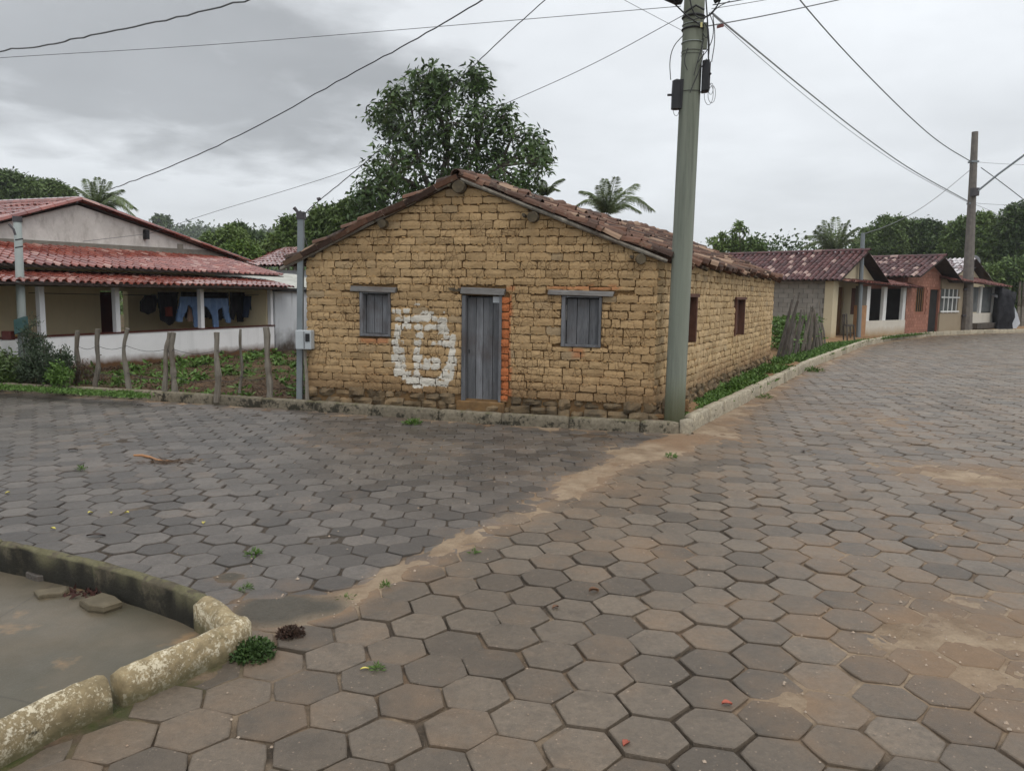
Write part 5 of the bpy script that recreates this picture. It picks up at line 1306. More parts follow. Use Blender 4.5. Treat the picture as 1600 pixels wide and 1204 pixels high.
# ================================================================== WIRES
def wire(name, pts, d0, d1, rad, label, mat='cable2', wav=0.0, wig=0):
    n = len(pts); P = []
    for i, (x, y) in enumerate(pts):
        f = i/(n-1); P.append(RD(x, y, d0+(d1-d0)*f))
    P = smoothp(P, 3)
    if wig:
        P = [p+Z*mnoise.noise((i*.9, 3, wig))*wav for i, p in enumerate(P)]
    rad = tuple(q*.8 for q in rad) if isinstance(rad, tuple) else rad*.8
    if isinstance(rad, tuple): rad = [rad[0]+(rad[1]-rad[0])*i/(len(P)-1) for i in range(len(P))]
    o = MB().tube(P, rad, 5).build(name, M[mat], None, smooth=True); return tag(o, label, 'cable')
wire('power_cable', [(-160, 112), (0, 79), (65, 73), (130, 58), (250, 34), (390, 0), (560, -50)], 9.5, 7.5, .011, 'twisted cable crossing the top left corner of the sky', wav=.03, wig=2)
wire('power_cable', [(-200, 105), (0, 90), (300, 73), (600, 49), (850, 28), (1064, 10)], 12, 9.7, .0055, 'thin straight cable running from the left edge to the corner pole')
wire('power_cable', [(172, 296), (270, 260), (400, 200), (540, 120), (650, 62), (755, 0), (850, -60)], 16, 8.5, .011, 'twisted cable rising from the palm behind the veranda house to the top of the picture', mat='cable', wav=.02, wig=4)
wire('power_cable', [(473, 336), (495, 316), (555, 268), (615, 214), (680, 162), (735, 108), (790, 55), (852, 0), (930, -70)], 10.8, 9.5, .0075, 'twisted cable from the slim meter pole up past the big tree', mat='cable', wav=.012, wig=6)
tag(MB().tube([RD(496, 312, 10.75), RD(501, 310, 10.75)], [.03, .02], 7).build('cable_clamp', M['boxface'], None), 'small dark clamp on the cable just above the slim meter pole', 'clamp')
wire('power_cable', [(225, 368), (330, 332), (430, 303), (560, 262), (700, 200), (800, 158), (930, 100), (1068, 24)], 16.5, 9.6, .0055, 'thin cable from the grey gable across behind the tree to the corner pole', mat='cable')
wire('power_cable', [(130, 377), (175, 372), (225, 366)], 15.2, 16.5, .006, 'thin cable lying along the grey gable wall')
wire('power_cable', [(975, 0), (1020, 24), (1064, 47)], 9, 9.6, .0035, 'faint thin cable slanting down to the left side of the corner pole')
wire('power_cable', [(1112, 20), (1180, 76), (1260, 142), (1340, 206), (1420, 264), (1512, 314)], 9.6, 40, (.016, .034), 'thick pale cable from the corner pole down to the far pole', mat='cable_pale')
wire('power_cable', [(1115, 25), (1180, 84), (1260, 152), (1340, 214), (1420, 268), (1512, 316)], 9.6, 40, (.005, .016), 'thin cable just below the thick pale one', mat='cable_pale')
wire('power_cable', [(1215, -50), (1250, 2), (1330, 92), (1420, 182), (1470, 225), (1518, 253)], 9, 40.5, (.012, .03), 'dark cable crossing the upper right sky to the far pole', mat='cable2')
wire('power_cable', [(1106, 41), (1140, 35), (1200, 24), (1320, -2)], 9.55, 11, .009, 'dark cable leaving the corner pole to the upper right beside the red tag')
wire('power_cable', [(1112, 14), (1150, 8), (1220, -4)], 9.6, 10.5, .005, 'short thin cable leaving the top of the corner pole to the right')
wire('power_cable', [(1114, 8), (1160, 0), (1200, -8)], 9.6, 10.5, .008, 'dark cable leaving the very top of the corner pole to the right', mat='cable')
wire('power_cable', [(1348, 366), (1390, 352), (1430, 332), (1470, 304), (1520, 262)], 31, 40.5, .018, 'thin cable from the slim grey pole to the far pole')
wire('power_cable', [(1533, 262), (1565, 285), (1610, 320)], 40.5, 42, .028, 'cable sloping down right from the far pole behind the lamp arm')
wire('power_cable', [(1524, 253), (1560, 256), (1620, 258)], 40.5, 44, .012, 'faint level cable leaving the far pole to the right')
wire('power_cable', [(1518, 317), (1560, 320), (1620, 322)], 40.5, 44, .012, 'faint lower cable leaving the far pole to the right')
wire('power_cable', [(1520, 318), (1545, 328), (1575, 342)], 40.5, 46, .012, 'thin cable sagging from the far pole into the trees')

# ================================================================== FENCES
fe = thing('post_fence', 'fence of crooked grey wooden posts with barbed wire in front of the veranda house', 'fence', G(270, 612, .14))
tops = []
for (x, yb, yt, rad, k1, k2) in ((122, 600, 516, .035, 0, -2), (150, 606, 514, .034, 2, 3), (200, 609, 513, .032, -6, -4), (257, 613, 519, .036, -2, 6), (272, 613, 519, .040, 4, -2), (339, 620, 519, .040, 2, 0), (376, 620, 514, .020, 2, 0), (421, 623, 511, .043, 1, -5)):
    b_ = G(x, yb, .12); d_ = b_.y; n_ = 9; pts = []; rs = []
    for k in range(n_+1):
        f = k/n_; px = x+k2*f+k1*math.sin(f*5+x)*.7+math.sin(f*9+x*2)*1.2; pts.append(RD(px, yb+(yt-yb)*f, d_)-Z*(.08 if k == 0 else 0)); rs.append(rad*1.1*(1.1-.2*f)*random.uniform(.8, 1.18))
    o = MB().tube(pts, rs, 8, rough=.08).build('post', M['post'], fe); tops.append(RD(x+k2*.75, yb+(yt-yb)*.72, d_-.03))
    if x in (150, 257): MB().tube([pts[5], pts[5]+Vector((.07 if x == 150 else -.06, -.02, .01))], [.014, .008], 5).build('branch_stub', M['post'], fe)
for hh, offy in (('a', .0), ('b', -.42)):
    for a, b in zip(tops[:-1], tops[1:]):
        P = [a.lerp(b, f)+Z*(offy-.06*math.sin(math.pi*f)) for f in np.linspace(0, 1, 7)]; MB().tube(P, .0035, 4).build('fence_wire', M['cable'], fe)
rf = thing('stick_fence', 'heap of dark weathered sticks and boards forming a fence behind the adobe house', 'fence', G(1245, 556, .15))
for (xb, yb, xt, yt, w) in ((1213, 560, 1238, 468, 5), (1220, 561, 1247, 470, 6), (1226, 559, 1249, 457, 2.5), (1222, 556, 1241, 462, 3), (1232, 558, 1244, 500, 4), (1241, 556, 1252, 484, 5), (1246, 553, 1256, 497, 5), (1252, 552, 1266, 488, 5.5), (1259, 552, 1268, 480, 3), (1262, 550, 1270, 488, 6), (1268, 549, 1273, 490, 4), (1274, 547, 1270, 478, 2.5), (1279, 545, 1276, 500, 5), (1284, 543, 1272, 482, 4), (1286, 541, 1280, 470, 2), (1290, 540, 1283, 496, 3)):
    b_ = G(xb, yb, .16); t_ = RD(xt, yt, b_.y+random.uniform(.2, .7)); r_ = w/F*b_.y*.5
    MB().tube([b_-Z*.1, b_.lerp(t_, .5)+Vector((random.uniform(-.06, .06), 0, 0)), t_], [r_*1.05, r_, r_*.6], 6, rough=.15).build('stick', M['stick'] if xb < 1250 else M['stick2'], rf)

for k in range(16):
    f = random.random(); xb = 1222+f*66; yb = 558-f*17; lean = random.uniform(-10, 16)*(1 if f < .5 else -.6)
    b_ = G(xb, yb, .16); t_ = RD(xb+lean, yb-random.uniform(38, 68), b_.y+random.uniform(.1, .7)); r_ = random.uniform(1.2, 3.4)/F*b_.y*.5
    MB().tube([b_-Z*.1, b_.lerp(t_, .5)+Vector((random.uniform(-.1, .1), 0, 0)), t_], [r_*1.05, r_, r_*.5], 6, rough=.2).build('stick', M['stick'] if random.random() < .5 else M['stick2'], rf)
# wooden chair in front of the block house
ch = thing('wooden_chair', 'old dark wooden chair standing by the kerb before the cream wall', 'chair', G(1324, 531, .17))
cb = G(1317, 531.5, .17); Yc = cb.y; kx = Yc/F
def cp(x, y, dy=0): return RD(x, y, Yc+dy)
for (x0_, y0_, x1_, y1_, dy) in ((1318, 531, 1317, 491, 0), (1324, 534, 1323, 490, -.45), (1335, 531, 1334, 507, -.45), (1329, 528, 1328.5, 507, .0)):
    MB().tube([cp(x0_, y0_, dy), cp(x1_, y1_, dy)], .028, 5).build('leg', M['stick'], ch)
MB().prism([cp(1317.5, 508.5), cp(1323.5, 510, -.45), cp(1335, 509.5, -.45), cp(1329, 508)], Z*.04).build('seat', M['stick'], ch)
for y in (491, 494): MB().tube([cp(1317, y), cp(1323, y, -.45)], .02, 5).build('back_rail', M['stick'], ch)
MB().tube([cp(1319.7, 508, -.2), cp(1319.5, 491, -.2)], .02, 5).build('backrest', M['stick'], ch)
for y in (520,): MB().tube([cp(1323.5, y, -.45), cp(1335, y, -.45)], .018, 5).build('stretcher', M['stick'], ch)

# ================================================================== VEGETATION
def leafmesh(name, base, dirs, L, W_, mat, parent, fold=.25, side=None):
    """rhombic leaves: base points, unit directions, lengths, widths (arrays)"""
    n = len(base); L = np.broadcast_to(L, n)[:, None]; W_ = np.broadcast_to(W_, n)[:, None]
    if side is None:
        rv = RNG.normal(size=(n, 3)); side = np.cross(dirs, rv)
    side /= np.linalg.norm(side, axis=1)[:, None]+1e-9; nrm = np.cross(side, dirs)
    mid = base+dirs*L*.5+nrm*L*fold*.15; tip = base+dirs*L-np.array([0, 0, 1])*L*.08
    V_ = np.stack([base, mid+side*W_*.5, tip, mid-side*W_*.5], 1).reshape(-1, 3)
    return npmesh(name, V_, np.arange(4*n).reshape(n, 4), mat, parent)
def unit(v): return v/(np.linalg.norm(v, axis=1)[:, None]+1e-9)
def crown_pts(blobs, n, shell=.55, seed=1):
    r = np.random.default_rng(seed); b = np.array(blobs); w = b[:, 3]*b[:, 4]+b[:, 3]*b[:, 5]; k = r.choice(len(b), n, p=w/w.sum())
    d = unit(r.normal(size=(n, 3))); rad = r.uniform(shell**2, 1.0, n)**.5*(1+r.normal(0, .07, n))
    return b[k, :3]+d*b[k, 3:6]*rad[:, None], d, k
def tree(name, label, base, blobs, nclump, leafL, per, mat, group=None, trunk_r=.2, limbs=True, droop=.3, seed=1, spread=.35, cat='tree', aspect=.45, shell=.55):
    root = thing(name, label, cat, base, group); pts, d, k = crown_pts(blobs, nclump, shell, seed); r = np.random.default_rng(seed+50)
    P = np.repeat(pts, per, 0)+r.normal(0, spread*leafL, (nclump*per, 3)); D = unit(np.repeat(d, per, 0)*.5+r.normal(size=(nclump*per, 3))*.8-np.array([0, 0, droop]))
    leafmesh('crown', P, D, r.uniform(.7, 1.25, len(P))*leafL, r.uniform(.7, 1.2, len(P))*leafL*aspect, mat, root)
    mb = MB(); b0 = Vector(base); cen = Vector(np.array(blobs)[:, :3].mean(0)); fork = Vector((b0.x*.7+cen.x*.3, b0.y*.7+cen.y*.3, b0.z+(cen.z-b0.z)*.45))
    mb.tube([b0-Z*.3, b0.lerp(fork, .5)+Vector((r.uniform(-.1, .1), 0, 0)), fork], [trunk_r*1.25, trunk_r, trunk_r*.8], 8, rough=.08)
    mb.build('trunk', M['bark'], root)
    if limbs:
        for bl in blobs:
            c = Vector(bl[:3]); m_ = fork.lerp(c, .5)+Vector((r.uniform(-.2, .2), r.uniform(-.2, .2), -.1*(c-fork).length))
            MB().tube([fork, m_, c], [trunk_r*.5, trunk_r*.32, trunk_r*.12], 6, rough=.1).build('branch', M['bark'], root)
    return root
def pb_(px, py, r, D, dy=0.0, asp=1.0):         # a crown blob given by photograph centre and radius at distance D
    c = RD(px, py, D+dy); R_ = r/F*D; return (c.x, c.y, c.z, R_*asp, R_*1.0, R_)
# --- the big tree behind the house
D0 = 24.0; r = np.random.default_rng(3)
bt = thing('broadleaf_tree', 'tall open-crowned tree with glossy dark leaves behind the adobe house', 'tree', RD(690, 520, D0))
base = Vector((RD(690, 520, D0).x, D0, .1)); fork = RD(688, 330, D0)
blb = [(668, 128, 30), (612, 160, 24), (600, 185, 24), (640, 150, 28), (695, 140, 26), (740, 120, 16), (745, 145, 24), (658, 190, 34), (620, 205, 20), (705, 190, 38), (755, 185, 30), (735, 225, 38), (785, 185, 20), (800, 215, 30), (770, 250, 34), (835, 222, 18), (830, 255, 24), (845, 240, 12), (700, 245, 34), (655, 245, 28), (612, 255, 30), (590, 275, 30), (575, 300, 22), (620, 295, 34), (600, 320, 30), (650, 310, 32), (700, 290, 34), (745, 285, 34), (790, 290, 30), (820, 290, 24), (585, 335, 22), (680, 150, 20), (560, 320, 12)]
BLB = [pb_(x, y, rr*.95, D0, r.uniform(-1.3, 1.3)) for x, y, rr in blb]
MB().tube([base-Z*.3, base.lerp(fork, .5)+Vector((.1, 0, 0)), fork], [.34, .27, .22], 10, rough=.06).build('trunk', M['bark'], bt)
mids = {}
ends = []
for (x, y) in ((650, 240), (700, 235), (745, 240), (620, 275), (780, 260)):
    e_ = RD(x, y, D0+r.uniform(-.8, .8)); MB().tube(smoothp([fork, fork.lerp(e_, .5)+Vector((r.uniform(-.2, .2), 0, .15)), e_], 2), [.13-.008*i for i in range(len(smoothp([fork, e_, e_], 2)))], 7, rough=.05).build('branch', M['bark'], bt); ends.append(e_)
tw = MB(); tips = []
for b in BLB:
    c = Vector(b[:3]); e_ = min(ends, key=lambda q: (q-c).length); 
    tw.tube([e_, e_.lerp(c, .55)+Vector((0, 0, r.uniform(-.05, .2))), c], [.055, .04, .022], 5)
    for k in range(int(8+b[3]*22)):
        d_ = Vector(r.normal(size=3)).normalized(); t_ = c+Vector((d_.x*b[3], d_.y*b[4], d_.z*b[5]))*r.uniform(.55, 1.05); tips.append(t_); tw.tube([c.lerp(t_, .1), c.lerp(t_, .6)+Vector((0, 0, .04)), t_], [.015, .01, .006], 4, cap=False)
tw.build('twigs', M['bark'], bt)['kind'] = 'stuff'
T = np.array([tuple(t_) for t_ in tips]); per = 17; n = len(T)
P = np.repeat(T, per, 0)+r.normal(0, .14, (n*per, 3)); az = r.uniform(0, 2*math.pi, n*per); el = r.uniform(-1.15, .35, n*per)
Dd = np.stack([np.cos(az)*np.cos(el), np.sin(az)*np.cos(el), np.sin(el)], 1)
leafmesh('crown', P, unit(Dd), r.uniform(.17, .28, n*per), r.uniform(.06, .095, n*per), M['leaf'], bt)
# --- shrubs and trees right behind the left roofs
def ptree(name, label, D, bl, n, L, per, mat, seed, group=None, **k):
    B = [pb_(x, y, rr, D, np.random.default_rng(seed*7+i).uniform(-.6, .6)*rr/F*D, 1.0) for i, (x, y, rr) in enumerate(bl)]
    cx = sum(b[0] for b in B)/len(B); return tree(name, label, (cx, D, .0), B, n, L, per, mat, group, seed=seed, **k)
ptree('bushy_tree', 'dense dark bushy tree touching the left slope of the adobe house roof', 26, [(505, 345, 22), (530, 345, 26), (560, 340, 26), (500, 375, 24), (530, 375, 28), (570, 360, 26), (595, 350, 24), (485, 372, 16), (545, 325, 14)], 1900, .17, 9, M['leaf3'], 11, trunk_r=.2)
ptree('pale_green_tree', 'lighter green feathery tree behind the slim meter pole', 32, [(455, 360, 20), (440, 380, 20), (465, 385, 20), (480, 360, 16), (450, 345, 10), (425, 385, 14), (468, 345, 7)], 1200, .17, 8, M['leaf2'], 12, trunk_r=.15, shell=.2)
ptree('bright_shrub', 'bright yellow-green shrub behind the middle of the red roof', 30, [(375, 392, 13), (390, 398, 13), (358, 395, 12), (345, 402, 10), (405, 402, 9)], 700, .16, 8, M['leaf4'], 13, trunk_r=.1, cat='shrub')
ptree('round_tree', 'rounded mid-green tree behind the roof to the left of the meter pole', 42, [(330, 378, 14.4), (350, 375, 14.4), (372, 372, 14.4), (340, 395, 16.2), (375, 390, 16.2), (318, 388, 10.8), (310, 395, 10.8), (395, 395, 14.4), (360, 360, 9.0)], 1500, .22, 8, M['leaf2'], 14, trunk_r=.2)
ptree('spreading_tree', 'darker spreading tree rising over the rounded one before the hill', 55, [(385, 372, 14.4), (372, 362, 10.8), (405, 382, 16.2), (425, 388, 14.4), (395, 395, 18.0), (355, 362, 5.4), (440, 382, 12.6), (375, 355, 7.2)], 1400, .28, 7, M['leaf3'], 15, trunk_r=.25)
G1 = 'dark trees behind the veranda house'
ptree('dark_tree', 'dark round tree at the left edge behind the red ridge', 58, [(-10, 290, 26), (15, 290, 24), (40, 300, 22), (-30, 305, 30), (20, 320, 24)], 2200, .3, 8, M['leaf3'], 16, G1, trunk_r=.3)
ptree('dark_tree', 'dark tree between the left edge tree and the palm', 60, [(62, 302, 20), (85, 300, 16), (100, 305, 14), (70, 320, 22), (95, 325, 20), (78, 292, 8)], 1700, .3, 8, M['leaf3'], 17, G1, trunk_r=.3)
ptree('far_umbrella_tree', 'tiny flat-topped tree standing alone on the distant hill', 200, [(250, 344, 6), (258, 346, 6), (244, 347, 5)], 160, 1.0, 6, M['leaf3'], 18, trunk_r=.35)
# --- tree above the end of the adobe roof
ptree('small_green_tree', 'small bright tree with wispy top above the far end of the adobe roof', 44, [(1148, 383, 13), (1128, 385, 9), (1170, 385, 11), (1188, 388, 8), (1115, 378, 5), (1155, 351, 5), (1149, 364, 6), (1163, 360, 4), (1129, 369, 4), (1180, 378, 6)], 420, .22, 7, M['leaf2'], 21, trunk_r=.15, shell=.2)
# --- trees behind the right row
G2 = 'trees behind the row of houses'
rows = [('dark_green_tree', 'dark tree just right of the palm above the first roof ridge', 62, [(1362, 375, 22), (1385, 360, 18), (1372, 385, 22), (1395, 380, 20), (1350, 390, 18), (1400, 350, 12), (1382, 348, 9)], 'leaf3'),
        ('dark_green_tree', 'dark tree with holes in its crown above the brick house', 64, [(1425, 365, 20), (1445, 360, 18), (1465, 362, 14), (1420, 385, 22), (1450, 385, 24), (1478, 380, 14), (1410, 352, 10)], 'leaf3'),
        ('green_tree', 'yellowish green tree just left of the far utility pole', 60, [(1495, 365, 18), (1510, 355, 16), (1490, 385, 20), (1515, 378, 20), (1505, 400, 20)], 'leaf2'),
        ('green_tree', 'mid-green tree right of the far utility pole', 58, [(1535, 350, 18), (1555, 358, 20), (1540, 380, 24), (1562, 395, 24), (1535, 405, 22), (1525, 345, 10)], 'leaf2'),
        ('dark_green_tree', 'tall dark tree at the right edge of the picture', 56, [(1585, 350, 26), (1610, 340, 26), (1580, 385, 28), (1610, 390, 30), (1590, 330, 14), (1640, 360, 40)], 'leaf3'),
        ('green_tree', 'bright bushy tree low at the right edge behind the shack', 52, [(1570, 430, 22), (1590, 425, 24), (1560, 455, 22), (1600, 460, 28), (1580, 475, 22), (1545, 430, 18), (1620, 490, 26)], 'leaf2'),
        ('dark_green_tree', 'dark tree low behind the roof of the beige house', 66, [(1480, 405, 20), (1450, 400, 20), (1510, 420, 22), (1530, 430, 20), (1420, 400, 20), (1390, 400, 20), (1365, 400, 16)], 'leaf3'),
        ('dark_green_tree', 'dark tree standing behind the tarp shack', 54, [(1560, 490, 20), (1585, 500, 22), (1610, 500, 24), (1540, 470, 20)], 'leaf3')]
for i, (nm, lb, D_, bl, mt) in enumerate(rows): ptree(nm, lb, D_, bl, 2100, .27, 8, M[mt], 30+i, G2, trunk_r=.25)
# thin trunks at the right edge
for i, x in enumerate((1591, 1597)):
    tag(MB().tube([G(x, 514, .0), RD(x+1, 480, 50), RD(x+3, 440, 50)], [.12, .09, .06], 6).build('thin_trunk', M['bark'], None), ('slender pale trunk beside the white sheet of the shack', 'slender trunk at the extreme right edge')[i], 'tree')
# --- palms
def palm(label, px, py, D, fronds, base_py=520, trunk=.16, seed=0):
    r = np.random.default_rng(seed); c = RD(px, py, D); root = thing('coconut_palm', label, 'palm', (c.x, D, 0), 'coconut palms')
    MB().tube([Vector((c.x-.4, D, -.2)), Vector((c.x-.2, D, c.z*.5)), c-Z*.1], [trunk*1.3, trunk, trunk*.8], 8, rough=.05).build('trunk', M['bark'], root)
    for (tx, ty, bend) in fronds:
        e_ = RD(tx, ty, D+r.uniform(-1.2, 1.2)); ln = (e_-c).length; mid = c.lerp(e_, .55)+Z*ln*bend; sp_l = smoothp([c, c.lerp(mid, .5), mid, e_], 3); nS = len(sp_l)
        fr_ = MB().tube(sp_l, [max(.006, .035*(1-i/nS)) for i in range(nS)], 4).build('frond', M['palm'], root)
        B = []; Dr = []; Ls = []; 
        for i in range(2, nS-1):
            a = sp_l[i]; t_ = (sp_l[i+1]-sp_l[i-1]).normalized(); s_ = t_.cross(Z); s_ = s_.normalized() if s_.length > .05 else Vector((1, 0, 0)); f = i/nS
            nn = 6
            for q in range(nn):
                p = a.lerp(sp_l[i+1], (q+.5*r.random())/nn)
                for sg in (-1, 1):
                    d_ = (s_*sg*.65+t_*.85-Z*(.45+r.uniform(-.15, .35))).normalized(); B.append(tuple(p)); Dr.append(tuple(d_)); Ls.append(ln*.27*math.sin(math.pi*min(.98, max(.12, f*.85+.13)))**.7*r.uniform(.8, 1.1))
        Ls = np.array(Ls); leafmesh('leaflets', np.array(B), unit(np.array(Dr)), Ls, np.maximum(.0006*D, Ls*.024), M['palm'], fr_, fold=.1)['kind'] = 'stuff'
    return root
palm('palm with a dense fan of fronds behind the veranda house ridge', 152, 322, 30, [(118, 292, .1), (135, 280, .06), (152, 278, .03), (170, 284, .08), (190, 296, .12), (208, 322, .2), (214, 340, .28), (122, 310, .12), (182, 330, .22), (198, 345, .3), (145, 285, .02), (162, 281, .04), (175, 300, .12)], seed=1)
palm('small palm half hidden behind the adobe roof near the big tree', 851, 304, 30, [(838, 268, .05), (880, 279, .16), (874, 297, .22), (828, 290, .15), (862, 290, .1), (850, 282, .02)], seed=2)
palm('palm with upright fronds above the middle of the adobe roof', 948, 332, 28, [(962, 277, .03), (936, 290, .04), (948, 284, .0), (992, 287, .08), (1018, 325, .28), (908, 298, .22), (898, 322, .3), (968, 294, .12), (975, 300, .15), (925, 305, .15), (1000, 330, .25), (945, 280, .02)], seed=3)
palm('palm with arching fronds above the ridge of the block house', 1305, 392, 50, [(1306, 340, .02), (1282, 352, .12), (1262, 368, .2), (1256, 385, .3), (1325, 345, .1), (1340, 355, .16), (1290, 345, .08), (1272, 392, .3), (1318, 350, .05), (1345, 375, .25), (1296, 350, .02), (1275, 360, .14)], seed=4)
# --- hill
hx = np.linspace(-420, 260, 171); hy = np.linspace(150, 520, 75); X, Y = np.meshgrid(hx, hy); x = X.ravel(); y = Y.ravel()
hh = 37*np.exp(-((y-330)/110)**2)*(.62+.10*np.tanh((-x-95)/60))*np.exp(-(np.maximum(x-40, 0)/130)**2)+(fbm(x, y, .012, 4, 3)-.5)*9+(fbm(x, y, .16, 3, 6)-.5)*3.2-1
idx = np.arange(len(x)).reshape(len(hy), len(hx)); q = np.stack([idx[:-1, :-1], idx[:-1, 1:], idx[1:, 1:], idx[1:, :-1]], -1).reshape(-1, 4)
tag(npmesh('hill', np.stack([x, y, hh], 1), q, M['hill'], smooth=True), kind='structure')
# forest canopy on the hill: one mass of clumps
r = np.random.default_rng(5); n = 9000; cx = r.uniform(-330, 60, n); cy = r.uniform(170, 335, n)
ci = np.clip(((cx+420)/4).astype(int), 0, 170); cj = np.clip(((cy-150)/5).astype(int), 0, 74); cz = hh.reshape(len(hy), len(hx))[cj, ci]
B = np.repeat(np.stack([cx, cy, cz+r.uniform(-.5, .9, n)], 1), 9, 0)+r.normal(0, 1.4, (n*9, 3)); Dd = unit(r.normal(size=(n*9, 3))+np.array([0, 0, .4]))
o = leafmesh('forest', B, Dd, r.uniform(.8, 1.9, n*9), r.uniform(.7, 1.3, n*9), M['leafhill'], None); tag(o, 'wooded canopy covering the distant hill behind the red roofs', 'forest', kind='stuff')
# low scrub that hides the far field
def scrub(name, label, spots, n, L, mat, hgt, seed, cat='scrub'):
    r = np.random.default_rng(seed); S_ = np.array(spots); k = r.integers(0, len(S_)-1, n); f = r.random(n)[:, None]; P = S_[k]*(1-f)+S_[k+1]*f
    P = P+r.normal(0, 1, (n, 3))*np.array([1.2, 1.8, 0])+np.stack([0*f[:, 0], 0*f[:, 0], r.random(n)**1.2*hgt], 1); P = np.repeat(P, 7, 0)+r.normal(0, L, (n*7, 3))
    return tag(leafmesh(name, P, unit(r.normal(size=P.shape)+np.array([0, 0, .3])), L*r.uniform(.6, 1.3, len(P)), L*.5*r.uniform(.7, 1.2, len(P)), mat, None), label, cat, kind='stuff')
scrub('scrub', 'belt of green scrub behind the veranda house and the white shed', [(-40, 48, 0), (-20, 50, 0), (-6, 48, 0), (6, 46, 0), (18, 52, 0)], 4200, .34, M['leaf2'], 3.0, 1)
scrub('scrub', 'belt of dark scrub closing the street behind the row of houses', [(20, 75, 0), (32, 66, 0), (42, 58, 0), (50, 48, 0), (60, 40, 0)], 5200, .42, M['leaf3'], 7.0, 2)
# --- grass, weeds and bushes
def tufts(name, label, pts, hgt, per, mat, spread=.05, w=.016, lean=.6, seed=0, kind=None, cat='weed', group=None):
    r = np.random.default_rng(seed); n = len(pts); P = np.repeat(np.array(pts), per, 0); P[:, :2] += r.normal(0, spread, (len(P), 2))
    D_ = unit(r.normal(size=P.shape)*np.array([lean, lean, .15])+np.array([0, 0, 1.0]))
    o = leafmesh(name, P, D_, hgt*r.uniform(.5, 1.3, len(P)), w*r.uniform(.7, 1.4, len(P)), mat, None); return tag(o, label, cat, group, kind)
def scatter(poly, n, z, seed, mask=None):
    r = np.random.default_rng(seed); A = np.array(poly); o = []
    while len(o) < n:
        x = r.uniform(A[:, 0].min(), A[:, 0].max(), 4000); y = r.uniform(A[:, 1].min(), A[:, 1].max(), 4000); k = inpoly(x, y, poly)
        if mask is not None: k &= mask(x, y)
        o += list(zip(x[k], y[k]))
        if not k.any(): break
    o = np.array(o[:n]); zz = z(o[:, 0], o[:, 1]) if callable(z) else np.full(len(o), z); return np.column_stack([o, zz])
vpoly = [tuple(p) for p in off(KR, .10)[:7]]+[tuple((HC+hw*6).to_2d())]+[tuple((HC+sn*.05).to_2d()), tuple((HB+sn*.06+hw*.9).to_2d())]
vz = lambda x, y: .125+np.clip(dpoly(x, y, KR)-.1, 0, 1.2)*.045
gmask = lambda x, y: (fbm(x, y, .9, 3, 41)+.016*(y-9)) > .50
o = scatter(vpoly, 9000, vz, 3, gmask); tufts('verge_weeds', 'low green creeping weeds covering the verge beside the adobe house', o, .05, 6, M['grass'], .04, .030, 1.6, 1, 'stuff', 'weeds')
o = scatter(vpoly, 2200, vz, 4, lambda x, y: gmask(x, y) & (y > 13)); tufts('verge_weeds', 'taller leafy green weeds on the verge near the stick fence', o, .12, 7, M['grass'], .05, .035, 1.2, 2, 'stuff', 'weeds')
o = np.array([tuple(G(1210+i*1.3+random.uniform(-3, 3), 552-i*.5-random.uniform(0, 8), .2)) for i in range(34)]); o = np.repeat(o, 30, 0); o[:, :2] += RNG.normal(0, .28, (len(o), 2)); o[:, 2] += RNG.random(len(o))*.9
tufts('green_shrub', 'fresh green weeds growing up between the adobe house and the stick fence', o, .14, 4, M['grass'], .05, .05, 2, 9, None, 'shrub')
ypoly = [tuple(p) for p in off(KF, .14)[1:5]]+[tuple((FW(-.15, 0)).to_2d()), tuple((FW(-.2, 0)+hw*1.2).to_2d()), tuple(V(.4, -.3, 0).to_2d()), tuple(V(-10, -.3, 0).to_2d())]
ymask = lambda x, y: fbm(x, y, 1.2, 3, 51) > .52
yz = lambda x, y: .115+(fbm(x, y, 1.1, 4, 12)-.5)*.07
o = scatter(ypoly, 420, yz, 5, ymask); tufts('yard_weeds', 'patchy green weeds in the fenced yard', o, .08, 7, M['grass'], .05, .030, 1.3, 3, 'stuff', 'weeds')
o = scatter(ypoly, 60, yz, 6, lambda x, y: (fbm(x, y, 1.2, 3, 51) > .45)); o = np.repeat(o, 6, 0); o[:, :2] += RNG.normal(0, .06, (len(o), 2)); o[:, 2] += RNG.random(len(o))*.16; tufts('yard_weeds', 'taller leafy seedlings in the fenced yard', o, .13, 5, M['grass'], .04, .045, 1.6, 4, 'stuff', 'weeds')
o = scatter(ypoly, 3000, yz, 7); tufts('dry_litter', 'brown dry stalks and litter strewn over the yard soil', o, .07, 4, M['drygrass'], .05, .012, 3.5, 5, 'stuff', 'litter')
s_ = np.array([tuple(V(-9+9.3*random.random(), -.05-.2*random.random(), .05+.10*random.random())) for _ in range(900)]); tufts('dry_weeds', 'brown withered weeds along the foot of the white veranda wall', s_, .08, 5, M['drygrass'], .05, .014, 1.6, 6, 'stuff', 'weeds')
s_ = np.array([tuple(G(x_ := random.uniform(-60, 230), 611+x_*.06-random.uniform(2, 9), .13)) for _ in range(500)]); tufts('kerb_grass', 'fringe of short green grass behind the left kerb', s_, .06, 8, M['grass'], .05, .016, 1.2, 8, 'stuff', 'grass')
